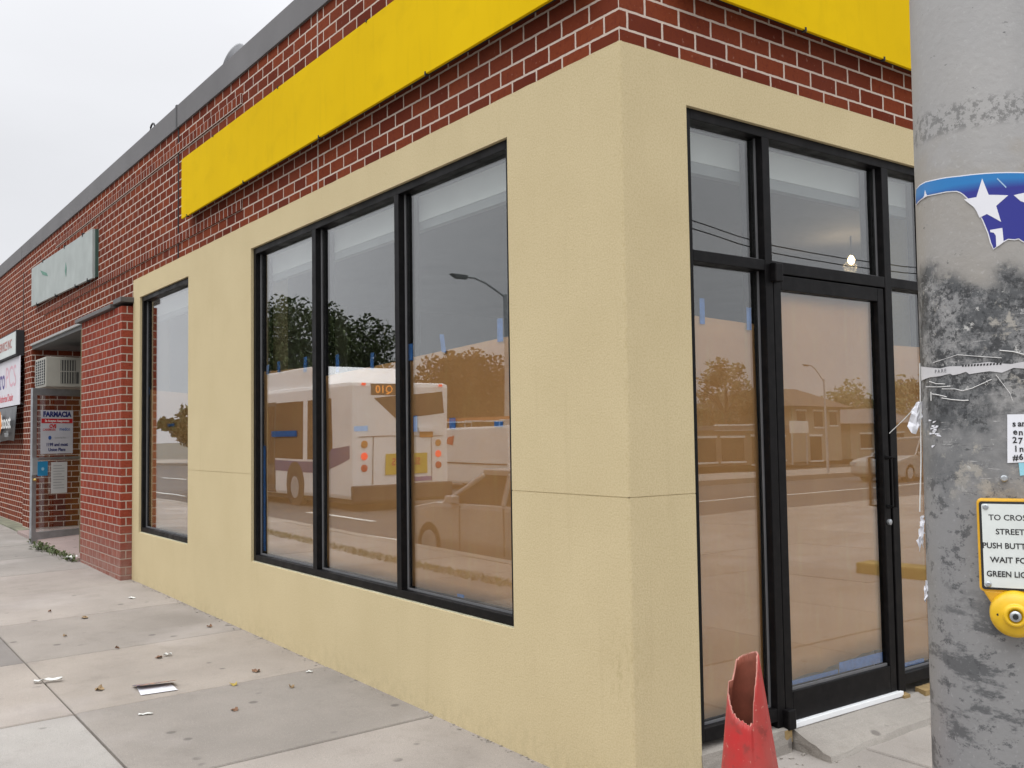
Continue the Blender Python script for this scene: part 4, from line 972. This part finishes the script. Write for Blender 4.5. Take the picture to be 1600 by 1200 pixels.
# ------------------------------------------------------------------ litter on the sidewalk
FL = thing('flyer', 'folded printed flyer, white below and dark above, lying on the sidewalk', 'flyer', (-2.86,-.95,walk_z(-2.86,-.95)))
def gpt(x, y, e): return (x, y, walk_z(x,y)+e)
m = MB(); m.hexa([gpt(-3.00,-1.02,.004),gpt(-2.80,-1.05,.004),gpt(-2.77,-.86,.004),gpt(-2.94,-.85,.004),gpt(-3.00,-1.02,.0055),gpt(-2.80,-1.05,.0055),gpt(-2.77,-.86,.0055),gpt(-2.94,-.85,.0055)]); m.build('lower_leaf', simple('white flyer paper', (.66,.66,.70), .5, .03), FL)
m = MB(); m.hexa([gpt(-3.02,-1.04,.008),gpt(-2.90,-1.04,.03),gpt(-2.86,-.84,.035),gpt(-2.96,-.83,.008),gpt(-3.02,-1.04,.0095),gpt(-2.90,-1.04,.0315),gpt(-2.86,-.84,.0365),gpt(-2.96,-.83,.0095)])
kf = NB('printed flyer'); M_print = kf.done(kf.mix(kf.ramp(kf.noise(34, 3), (.46, 0), (.54, 1)), (.05,.05,.10), (.40,.22,.14)), .5); m.build('upper_leaf', M_print, FL)
def flat(name, x, y, w, l, rot, mat, label, cat, curl=.012, seed=0, group=None):
    m = MB(); rr = random.Random(seed); V = {}; n = 6
    for i in range(n+1):
        for j in range(n+1):
            u, v = (i/n-.5), (j/n-.5); X = x + math.cos(rot)*u*l - math.sin(rot)*v*w; Y = y + math.sin(rot)*u*l + math.cos(rot)*v*w
            V[i,j] = m.bm.verts.new((X, Y, walk_z(X,Y)+.004+curl*(abs(math.sin(u*5+seed))*.8+.6*v*v*4)*(.5+rr.random()*.5)))
    for i in range(n):
        for j in range(n): m.bm.faces.new((V[i,j],V[i+1,j],V[i+1,j+1],V[i,j+1]))
    o = m.build(name, mat, loc=(x,y,walk_z(x,y)), smooth=True); md = o.modifiers.new('thickness','SOLIDIFY'); md.thickness = .001
    return tag(o, label, cat, group)
M_scrap = simple('scrap paper', (.60,.60,.57), .6, .06)
flat('paper_scrap', -3.45, -1.395, .032, .15, R(72), M_scrap, 'long crumpled white paper scrap near the far left slab joint', 'paper scrap', .02, 2)
flat('paper_scrap', -3.62, -.66, .025, .05, R(60), M_scrap, 'small white paper scrap in the middle of the sidewalk beyond the flyer', 'paper scrap', .015, 3)
flat('paper_scrap', -2.42, -1.13, .02, .07, R(70), M_scrap, 'thin pale paper scrap on the dark slab nearer than the flyer', 'paper scrap', .006, 4)
flat('paper_scrap', -2.62, -.14, .018, .04, R(60), M_scrap, 'small white paper scrap close to the foot of the stucco wall', 'paper scrap', .01, 5)
flat('paper_scrap', -8.75, -.16, .05, .12, R(40), M_scrap, 'crumpled white scrap on the doorstep behind the brick pier', 'paper scrap', .05, 6)
flat('paper_scrap', -5.9, -.28, .03, .07, R(20), M_scrap, 'tiny white scrap on the pale slab near the brick pier', 'paper scrap', .01, 7)
M_lf = [simple('tan dry leaf', (.24,.16,.08), .8, .3, 40), simple('brown dry leaf', (.19,.10,.055), .8, .3, 40), simple('yellow dry leaf', (.34,.25,.05), .8, .3, 40)]
def leaf(x, y, s, rot, mat, label, seed):
    rr = random.Random(seed); m = MB(); n = 14; c0 = m.bm.verts.new((x,y,walk_z(x,y)+.006)); rim = []
    for i in range(n):
        a = 2*PI*i/n; r_ = .68*s*(.62+.38*abs(math.cos(2.5*a)))*rr.uniform(.85,1.1)
        X = x + r_*math.cos(a+rot); Y = y + r_*.75*math.sin(a+rot)
        rim.append(m.bm.verts.new((X, Y, walk_z(X,Y)+.005+.011*rr.random()*(1+math.cos(2*a)))))
    for i in range(n): m.bm.faces.new((c0, rim[i], rim[(i+1)%n]))
    o = m.build('fallen_leaf', mat, loc=(x,y,walk_z(x,y)), smooth=False); md = o.modifiers.new('thickness','SOLIDIFY'); md.thickness = .001
    tag(o, label, 'leaf', 'fallen leaves on the sidewalk')
for (x, y, s, mi, lab) in ((-3.08,-1.20,.055,0,'curled tan leaf left of the flyer, between it and the white scrap'),(-3.60,-.72,.045,1,'brown leaf beyond the flyer in the middle of the sidewalk'),(-2.66,-.58,.045,2,'yellow leaf on the dark slab right of the flyer'),(-2.19,-.75,.04,1,'reddish leaf alone on the dark slab, nearest to the viewer'),
    (-2.86,-.37,.05,1,'brown leaf on the slab joint between flyer and stucco wall'),(-2.39,-.35,.035,0,'small tan leaf on the dark slab close to the stucco wall'),(-5.29,-.79,.055,0,'tan leaf far along the sidewalk near a slab joint'),(-5.75,-.95,.03,1,'small brown leaf farthest along the sidewalk'),(-4.05,-.86,.03,1,'small brown leaf on the tan slab beyond the flyer'),(-4.3,-.16,.04,1,'dark leaf by the stucco wall below the narrow window'),
    (-4.7,-1.05,.028,0,'tiny tan leaf on the grey slab left of the middle')):
    leaf(x, y, s, random.uniform(0,6), M_lf[mi], lab, int(-x*100))
m = MB(); rr = random.Random(2)
for cxx, cyy, nn, sp in ((-10.0,-.2,110,.34),(-9.35,-.16,30,.2),(-8.85,-.16,45,.13)):
    for i in range(nn):
        x = rr.gauss(cxx, sp); y = min(-.15, rr.gauss(cyy,.045)); z = walk_z(x,y); a = rr.uniform(0,2*PI); L_ = rr.uniform(.03,.085); h = rr.uniform(.01,.07)
        dx, dy = math.cos(a), math.sin(a); w = rr.uniform(.008,.018)
        m.quad((x,y,z),(x+dx*L_*.5-dy*w,y+dy*L_*.5+dx*w,z+h),(x+dx*L_,y+dy*L_,z+h*.7),(x+dx*L_*.5+dy*w,y+dy*L_*.5-dx*w,z+h))
tag(m.build('weeds', leafm('weed leaves', (.05,.07,.02), (.11,.13,.045))), 'low green weeds along the edge of the doorstep', kind='stuff')

# ------------------------------------------------------------------ across the street (seen mirrored in the glass)
def wheel(parent, x, y, z, r, w):
    q = MB(); q.lathe([(r*.62,-w/2),(r*.95,-w/2),(r,-w/3),(r,w/3),(r*.95,w/2),(r*.62,w/2)], (x,y,z), 28, Matrix.Rotation(PI/2,4,'X'), cap=True); t = q.build('wheel', M_rubber, parent, smooth=False)
    q = MB(); q.lathe([(r*.60,-w/2-.012),(r*.60,w/2+.012)], (x,y,z), 24, Matrix.Rotation(PI/2,4,'X')); q.build('rim', M_galv, t)
BX0, BX1, BY0, BY1, BZ0, BZ1 = -28.6, -17.32, -10.05, -7.45, .06, 2.78
BU = thing('city_bus', 'white city bus with blue stripe driving away, mirrored in the wide shop window', 'bus', (-23,-8.75,RZ))
q = MB(); q.box((BX0,BY0,BZ0),(BX1,BY1,BZ1)); q.build('body', M_bus, BU, bevel=.10)
q = MB(); q.prism([(-28.0,BY0+.18,BZ1-.01),(-18.9,BY0+.18,BZ1-.01),(-19.6,BY0+.18,3.28),(-27.6,BY0+.18,3.28)], (0,2.24,0)); q.build('roof_fairing', M_bus, BU, bevel=.04)
for xa, xb in ((-28.1,-26.4),(-26.3,-24.4),(-24.3,-22.5),(-22.4,-20.0),(-19.75,-18.35)):
    q = MB(); q.box((xa,BY1+.004,.98),(xb,BY1-.03,2.42)); q.box((xa,BY0-.004,.98),(xb,BY0+.03,2.42)); q.build('side_window', M_busglass, BU)
q = MB(); q.box((BX0+.3,BY1+.006,.66),(-18.9,BY1-.02,.93)); q.build('stripe', M_stripe, BU); q = MB(); q.prism([(-18.9,BY1+.006,.66),(-17.45,BY1+.006,1.02),(-17.45,BY1+.006,1.32),(-18.4,BY1+.006,1.24),(-18.9,BY1+.006,.93)], (0,-.02,0)); q.build('stripe', M_stripe, BU)
dq = MB(); dq.box((-22.95,BY1+.008,.1),(-21.75,BY1-.02,2.45)); dd = dq.build('rear_door', M_bumper, BU)
dq = MB()
for x in (-22.88,-22.32): dq.box((x,BY1+.012,.3),(x+.5,BY1+.0085,2.35))
dq.build('pane', M_busglass, dd)
dq = MB(); dq.tube([(-22.38,BY1+.03,.9),(-22.38,BY1+.03,2.2)], .02, 6); dq.tube([(-22.28,BY1+.03,.9),(-22.28,BY1+.03,2.2)], .02, 6); dq.build('handle', M_yline, dd)
for x in (-20.5,-26.3): q = MB(); q.lathe([(.60,0),(.60,.012)], (x,BY1+.008,.32), 28, Matrix.Rotation(PI/2,4,'X')); q.build('wheel_arch', M_ink, BU)
for x in (-20.5,-26.3):
    for y in (BY1-.12, BY0+.15): wheel(BU, x, y, RZ+.47, .47, .27)
q = MB(); q.box((BX0+.3,BY0+.08,-.04),(BX1-.1,BY1-.08,.07)); q.build('skirt', M_bumper, BU)
RX = BX1 + .004
q = MB(); q.prism([(RX,-8.0,2.40),(RX,-8.55,1.92),(RX,-9.3,2.0),(RX,-9.92,2.06),(RX,-9.86,2.58),(RX,-8.6,2.46)], (-.03,0,0)); q.build('rear_window', M_busglass, BU)
q = MB(); q.box((RX,-7.93,2.47),(RX-.02,-8.62,2.74)); ds = q.build('route_display', M_ink, BU)
text('route_number', 'Q10', .26, frame_M((RX+.004,-8.27,2.6), (0,1,0), (0,0,1)), M_led, ds, .002)
for y in (-7.78,-9.76):
    for z, mt in ((1.34,M_amber),(1.07,M_redlit),(.80,M_red)):
        q = MB(); q.lathe([(.085,-.01),(.085,.012),(.06,.022)], (RX,y,z), 20, Matrix.Rotation(PI/2,4,'Y')); q.build('tail_lamp', mt, BU, smooth=False)
for y in (-7.75,-8.95,-9.8):
    q = MB(); q.box((RX,y-.05,2.70),(RX+.02,y+.05,2.755)); q.build('marker_lamp', M_redlit, BU)
q = MB(); q.box((RX,-8.30,.62),(RX+.012,-9.42,1.10)); ad = q.build('advert_panel', simple('yellow advert', (.56,.42,.03), .5), BU)
text('lettering', "SLEEPY'S", .235, frame_M((RX+.014,-8.82,.90), (0,1,0), (0,0,1)), M_redink, ad, .006, sx_=.88)
q = MB(); q.box((RX,-8.75,.44),(RX+.008,-9.55,.54)); q.build('purple_sticker', simple('violet sticker', (.16,.12,.34), .5), BU)
q = MB(); q.box((RX+.002,-7.62,1.50),(RX+.008,-9.9,1.515)); q.box((RX+.002,-8.0,.42),(RX+.008,-8.015,1.50)); q.box((RX+.002,-9.55,.42),(RX+.008,-9.565,1.50)); q.build('panel_gap', M_bumper, BU)
q = MB(); q.box((BX1-.05,BY0-.03,.02),(BX1+.12,BY1+.03,.40)); q.build('rear_bumper', M_bumper, BU, bevel=.04)
q = MB(); q.box((RX,-9.15,1.62),(RX+.06,-9.65,1.72)); q.build('plate_hood', M_bus, BU); q = MB(); q.box((RX,-9.2,1.48),(RX+.01,-9.6,1.62)); q.build('number_plate', M_amber, BU)

def car(name, label, loc, rot, L, Wd, H, paint, cat='car', suv=False, group=None):
    t = thing(name, label, cat, (0,0,0), group)
    w = Wd/2
    low = [(-L/2,.30),(-L/2+.02,.55),(-L/2+.10,.74*1),(-L*.28,.86),(L*.34,.88),(L/2-.05,.80),(L/2,.55),(L/2-.02,.30),(L/2-.3,.18),(-L/2+.3,.18)]
    q = MB(); q.prism([(x,-w,z) for x,z in low], (0,Wd,0)); q.build('body', paint, t, bevel=.07)
    if suv: cab = [(-L*.22,.84),(-L*.10,H-.06),(L*.40,H-.04),(L*.47,.86)]; roof = (-L*.09, L*.40)
    else: cab = [(-L*.24,.84),(-L*.06,H-.06),(L*.20,H-.06),(L*.38,.86)]; roof = (-L*.055, L*.195)
    q = MB(); a = .05; b = .17
    v = [(cab[0][0],-w+a,cab[0][1]),(cab[3][0],-w+a,cab[3][1]),(cab[3][0],w-a,cab[3][1]),(cab[0][0],w-a,cab[0][1]),(cab[1][0],-w+b,cab[1][1]),(cab[2][0],-w+b,cab[2][1]),(cab[2][0],w-b,cab[2][1]),(cab[1][0],w-b,cab[1][1])]
    q.hexa(v); q.build('cabin_glass', M_busglass, t, bevel=.02)
    q = MB(); q.box((roof[0]-.05,-w+b-.02,H-.07),(roof[1]+.05,w-b+.02,H)); 
    for s in (-1,1):
        for (x0,z0),(x1,z1) in ((cab[0],cab[1]),(cab[3],cab[2])): q.tube([(x0,s*(w-a+.005),z0),(x1,s*(w-b+.01),z1-.01)], .035, 6)
        q.tube([((roof[0]+roof[1])/2,s*(w-a+.008),.86),((roof[0]+roof[1])/2,s*(w-b+.012),H-.05)], .04, 6)
    q.build('roof', paint, t, bevel=.03)
    for x in (-L*.31, L*.31):
        for y in (-w+.1, w-.1): wheel(t, x, y, .30, .30, .2)
    for s in (-1,1):
        q = MB(); q.box((-L/2+.0,s*(w-.12)-.12,.56),(-L/2+.12,s*(w-.12)+.10,.68)); q.build('headlight', M_galv, t, bevel=.02)
        q = MB(); q.box((L/2-.10,s*(w-.12)-.12,.60),(L/2+.003,s*(w-.12)+.10,.74)); q.build('tail_light', M_red, t, bevel=.02)
        q = MB(); q.box((-L*.19,s*(w+.02)-.06,.86),(-L*.15,s*(w+.02)+.06,.96)); q.build('mirror', paint, t, bevel=.02)
        q = MB(); q.box((-L*.14,s*(w+.002),.28),(-L*.135,s*(w-.02),.84)); q.box((L*.08,s*(w+.002),.28),(L*.085,s*(w-.02),.84)); q.build('door_gap', M_ink, t)
    t.location = loc; t.rotation_euler = (0,0,rot)
    return t
car('parked_car', 'dark sedan parked at the near kerb, mirrored at the right of the wide shop window', (-7.0,-4.85,RZ-.02), 0, 4.3, 1.65, 1.30, M_carpaint)
VN = thing('cargo_van', 'white cargo van with a ladder on its roof, mirrored beside the bus', 'van', (-23.3,-16,RZ))
q = MB(); q.prism([(-26.3,-16,.0),(-26.35,-16,.75),(-25.75,-16,.95),(-25.15,-16,1.72),(-20.6,-16,1.78),(-20.5,-16,.0)], (0,1.85,0)); q.build('body', M_bus, VN, bevel=.07)
q = MB(); q.prism([(-25.6,-14.145,1.0),(-25.1,-14.145,1.6),(-24.5,-14.145,1.6),(-24.5,-14.145,1.0)], (0,.012,0)); q.build('side_window', M_busglass, VN)
q = MB(); q.box((-24.35,-14.146,.05),(-24.33,-14.136,1.65)); q.box((-26.2,-14.146,.62),(-20.6,-14.132,.66)); q.build('panel_gap', M_bumper, VN)
q = MB(); q.prism([(-23.9,-14.14,1.25),(-23.5,-14.14,1.2),(-23.4,-14.14,1.5),(-23.75,-14.14,1.45)], (0,.012,0)); q.build('red_logo', M_redink, VN)
for x in (-25.3,-21.6): wheel(VN, x, -14.25, RZ+.33, .33, .22); wheel(VN, x, -15.85, RZ+.33, .33, .22)
q = MB()
for y in (-14.6,-15.0): q.box((-25.6,y,1.98),(-20.2,y+.06,2.06))
for i in range(14): q.box((-25.4+.38*i,-15.0,2.0),(-25.36+.38*i,-14.55,2.04))
tag(q.build('ladder', simple('orange fibreglass', (.40,.13,.04), .5), loc=(-23,-14.8,1.98)), 'orange ladder lying on the roof rack of the white van', 'ladder')
q = MB()
for x in (-24.8,-23,-21.2): q.tube([(x,-15.75,1.70),(x,-15.75,1.95),(x,-14.3,1.95),(x,-14.3,1.70)], .025, 6)
q.build('roof_rack', M_galv, VN)

def tree(loc, h, crown_z, rx, rz, mat, label, n=2600, leaf_s=.32, seed=0, lumps=26, round_=False):
    rr = random.Random(seed); t = thing('tree', label, 'tree', loc, 'trees across the streets')
    X, Y, Z = loc
    q = MB(); q.tube([(X,Y,Z),(X+.05,Y,Z+h*.25),(X-.05,Y+.05,Z+crown_z*.9),(X,Y,Z+crown_z+rz*.4)], [.22*h/8,.17*h/8,.13*h/8,.05*h/8], 9)
    for i in range(7):
        a = rr.uniform(0,2*PI); e = rr.uniform(.2,.8)
        q.tube([(X,Y,Z+crown_z*.75),(X+math.cos(a)*rx*.4,Y+math.sin(a)*rx*.4,Z+crown_z+rz*.1*e),(X+math.cos(a)*rx*.75,Y+math.sin(a)*rx*.75,Z+crown_z+rz*.4*e)], [.08*h/8,.055*h/8,.02*h/8], 6)
    q.build('trunk', M_bark, t)
    m = MB(); cl = []
    for i in range(lumps):
        a = rr.uniform(0,2*PI); u = rr.uniform(-.75,1); k = math.sqrt(max(0,1-u*u)); s = rr.uniform(.55,.92)
        cl.append((math.cos(a)*k*rx*s, math.sin(a)*k*rx*s, u*rz*s, rr.uniform(.20,.36)*(rx+rz)/2))
    if round_: cl += [(0,0,0,rx*.62)]*6
    for i in range(n):
        c = rr.choice(cl); d_ = Vector((rr.gauss(0,1),rr.gauss(0,1),rr.gauss(0,1))).normalized()*c[3]*rr.random()**.4
        p = Vector((X+c[0],Y+c[1],Z+crown_z+c[2]*1.0)) + d_
        A = Vector((rr.gauss(0,1),rr.gauss(0,1),rr.gauss(0,1))).normalized()*leaf_s*rr.uniform(.5,1); Bv = A.orthogonal().normalized()*leaf_s*rr.uniform(.3,.7)
        m.quad(p-A, p+Bv*.8, p+A, p-Bv)
    m.build('crown', mat, t)
    return t
GB = -.1
tree((-59.5,-25,GB), 10, 6.6, 6.6, 4.1, M_leaf_dark, 'tall dark green tree mirrored above the bus roof', 20000, .22, 1, 80)
tree((-38.9,-25,GB), 6, 3.6, 3.5, 2.05, simple('autumn brown leaves', (.075, .050, .022), .7, .4, 2), 'broad rounded tree mirrored behind the white van', 13000, .17, 2, 40, True)
tree((-47,-31,GB), 6, 3.2, 3.4, 2.0, M_leaf_mid, 'low green tree standing between the two larger mirrored trees', 2000, .3, 3)
tree((-78,-24,GB), 4.5, 2.6, 3.2, 1.5, M_leaf_mid, 'green tree mirrored in the narrow window by the brick pier', 2600, .36, 4)
tree((30,34.6,GB), 6, 3.3, 1.9, 1.9, M_leaf_olive, 'bushy olive tree mirrored in the sidelight by the stucco corner', 2600, .16, 5)
tree((33,37.6,GB), 5, 2.6, 2.2, 1.2, M_leaf_olive, 'low olive tree mirrored beside the mullion of the shop door', 1600, .16, 6)
tree((34,34.0,GB), 6, 3.8, 1.5, 1.2, M_leaf_mid, 'small green tree behind the bushy olive tree', 1300, .16, 8)
tree((34,53,GB), 6, 3.0, 3.8, 1.9, M_leaf_mid, 'wide green tree mirrored at the right of the shop door', 2800, .2, 7)
tree((38,63,GB), 6, 3.2, 4.5, 2.2, M_leaf_olive, 'wide olive tree mirrored in the sidelight beside the pole', 2600, .22, 9)

def house(name, label, x0, y0, x1, y1, z1, mat, roofh, roofm, wins, face, over=.5, hip=True):
    t = thing(name, label, 'building', ((x0+x1)/2,(y0+y1)/2,-.1))
    q = MB(); q.box((x0,y0,-.1),(x1,y1,z1)); q.build('wall', mat, t)
    cx, cy = (x0+x1)/2, (y0+y1)/2; hx_ = (x1-x0)*.22; hy_ = (y1-y0)*.22
    q = MB()
    if roofh > .6 and hip: q.hexa([(x0-over,y0-over,z1),(x1+over,y0-over,z1),(x1+over,y1+over,z1),(x0-over,y1+over,z1),(cx-hx_,cy-hy_,z1+roofh),(cx+hx_,cy-hy_,z1+roofh),(cx+hx_,cy+hy_,z1+roofh),(cx-hx_,cy+hy_,z1+roofh)])
    else: q.box((x0-over*.3,y0-over*.3,z1),(x1+over*.3,y1+over*.3,z1+roofh))
    q.build('roof', roofm, t)
    for (u0, u1, za, zb, kind) in wins:
        q = MB()
        if face == '-x': q.box((x0-.03,u0,za),(x0+.05,u1,zb))
        else: q.box((u0,y1+.03,za),(u1,y1-.05,zb))
        w_ = q.build('door' if kind == 'd' else 'window', M_busglass if kind != 's' else M_white, t)
        q = MB()
        if face == '-x': q.box((x0-.05,u0-.08,zb),(x0-.0,u1+.08,zb+.10)); q.box((x0-.07,u0-.08,za-.08),(x0-.0,u1+.08,za))
        else: q.box((u0-.08,y1+.05,zb),(u1+.08,y1,zb+.10)); q.box((u0-.08,y1+.07,za-.08),(u1+.08,y1,za))
        q.build('trim', M_white, w_)
    return t
M_wallA = simple('beige siding', (.34,.30,.24), .8, .1, 2); M_wallB = simple('brown shopfront', (.20,.15,.11), .8, .15, 2); M_roofA = simple('brown shingles', (.13,.10,.08), .9, .2, 6); M_roofB = simple('grey shingles', (.15,.14,.14), .9, .2, 6)
house('house', 'beige two storey house with a hip roof mirrored in the shop door', 29, 38.5, 36, 42.6, 2.75, M_wallA, 1.0, M_roofA, [(38.9,39.5,1.8,2.5,'w'),(40.2,40.9,1.7,2.5,'w'),(41.6,42.2,1.8,2.5,'w'),(39.8,40.7,-.05,1.2,'d')], '-x')
house('shop', 'low brown shop with a white fascia mirrored in the sidelight by the stucco corner', 28, 29.5, 36, 37.2, 1.55, M_wallB, .22, M_roofB, [(30,31.6,.1,1.2,'w'),(32,33.6,.1,1.2,'w'),(34.2,35,-.05,1.25,'d'),(35.3,36.6,.1,1.2,'w')], '-x')
fs = thing('fascia_sign', 'long blank white fascia sign on the low brown shop', 'sign', (27.8,33.5,1.5)); q = MB(); q.box((27.86,31.5,1.57),(27.99,36.4,1.83)); q.build('panel', M_white, fs, bevel=.02); q = MB(); q.box((27.84,31.4,1.53),(27.9,36.5,1.57)); q.build('rail', M_galv, fs)
sb = thing('sign_board', 'white rectangular sign board on two posts before the beige house', 'sign', (26.5,36.3,-.1)); q = MB(); q.box((26.5,35.2,1.38),(26.6,36.4,1.95)); q.build('panel', M_white, sb, bevel=.02)
q = MB(); q.tube([(26.55,35.3,-.1),(26.55,35.3,1.4)], .04, 6); q.tube([(26.55,36.3,-.1),(26.55,36.3,1.4)], .04, 6); q.build('post', M_galv, sb)
house('house', 'long beige house partly behind the wide green tree on the side street', 30, 45, 37, 60, 1.9, M_wallA, .9, M_roofB, [(46,47,.5,1.3,'w'),(49,50,.5,1.3,'w'),(52,53,-.05,1.3,'d'),(55,56,.5,1.3,'w')], '-x')
house('house', 'brick row house across the main street behind the bus', -62, -46, -48, -38, 3.4, simple('dull brick', (.22,.10,.07), .9, .2), 1.3, M_roofA, [(-60,-59,.6,1.8,'w'),(-57,-56,.6,1.8,'w'),(-54.5,-53.6,-.05,1.7,'d'),(-52,-51,.6,1.8,'w')], '+y')
house('house', 'beige row house across the main street behind the white van', -40, -44, -26, -36, 2.2, M_wallA, 1.2, M_roofB, [(-38,-37,.5,1.6,'w'),(-35,-34,.5,1.6,'w'),(-32,-31,-.05,1.6,'d'),(-29,-28,.5,1.6,'w')], '+y')
car('parked_car', 'pale estate car parked on the side street, mirrored beside the grey pole', (15.6,27.4,RZ-.02), PI/2, 4.3, 1.7, 1.45, M_carlight, suv=True)

def street_lamp(base, h, arm, label, k=1.0):
    t = thing('street_lamp', label, 'street lamp', base); X, Y, Z = base; a = Vector(arm)
    q = MB(); q.tube([(X,Y,Z),(X,Y,Z+h)], [.12*k,.075*k], 10); q.build('pole', M_galv, t)
    P = [Vector((X,Y,Z+h-.1)) + a*u + Vector((0,0,w)) for u, w in ((0,0),(.25,.24),(.5,.46),(.72,.58),(.9,.58))]
    q = MB(); q.tube(P, .045*k, 8); q.build('arm', M_galv, t)
    e_ = P[-1]; d_ = a.normalized(); s_ = Vector((-d_.y,d_.x,0))
    q = MB(); v = []
    for zz_, sc2 in ((-.10*k,.6*k),(.06*k,1.0*k)):
        for (u, w) in ((-.05,-.09),(.62,-.14),(.62,.14),(-.05,.09)): v.append(e_ + d_*u*sc2 + s_*w*sc2 + Vector((0,0,zz_)))
    q.hexa(v); q.build('lamp_head', simple('grey lamp housing', (.16,.17,.17), .5), t, bevel=.03)
    return t
street_lamp((-25.0,-17.33,-.05), 6.55, (0,1.75,0), 'grey street lamp with curved arm mirrored at the top of the wide shop window')
street_lamp((19.3,27.9,-.05), 3.45, (0,-1.0,0), 'slim street lamp mirrored above the hip roofed house', .45)
# overhead wires mirrored in the transom
WX = 26
for (dz, lab) in ((.34,'upper overhead wire mirrored in the corner transom'),(0,'lower overhead wire mirrored in the corner transom')):
    q = MB(); q.tube([(WX, 18+42*i/16, 9.62+dz+.0055*(18+42*i/16-39)**2) for i in range(17)], .028, 5); tag(q.build('overhead_wire', M_ink, loc=(WX,39,9.6)), lab, 'wire')
for y, lab in ((18,'wooden utility pole across the side street carrying the near end of the wires'),(60,'wooden utility pole down the side street carrying the far end of the wires')):
    up_ = thing('utility_pole', lab, 'pole', (WX,y,-.1))
    q = MB(); q.tube([(WX,y,-.1),(WX,y,12.7)], [.16,.11], 10); q.build('shaft', M_bark, up_)
    q = MB(); q.box((WX-.9,y-.06,12.2),(WX+.9,y+.06,12.32)); q.build('crossarm', M_bark, up_)
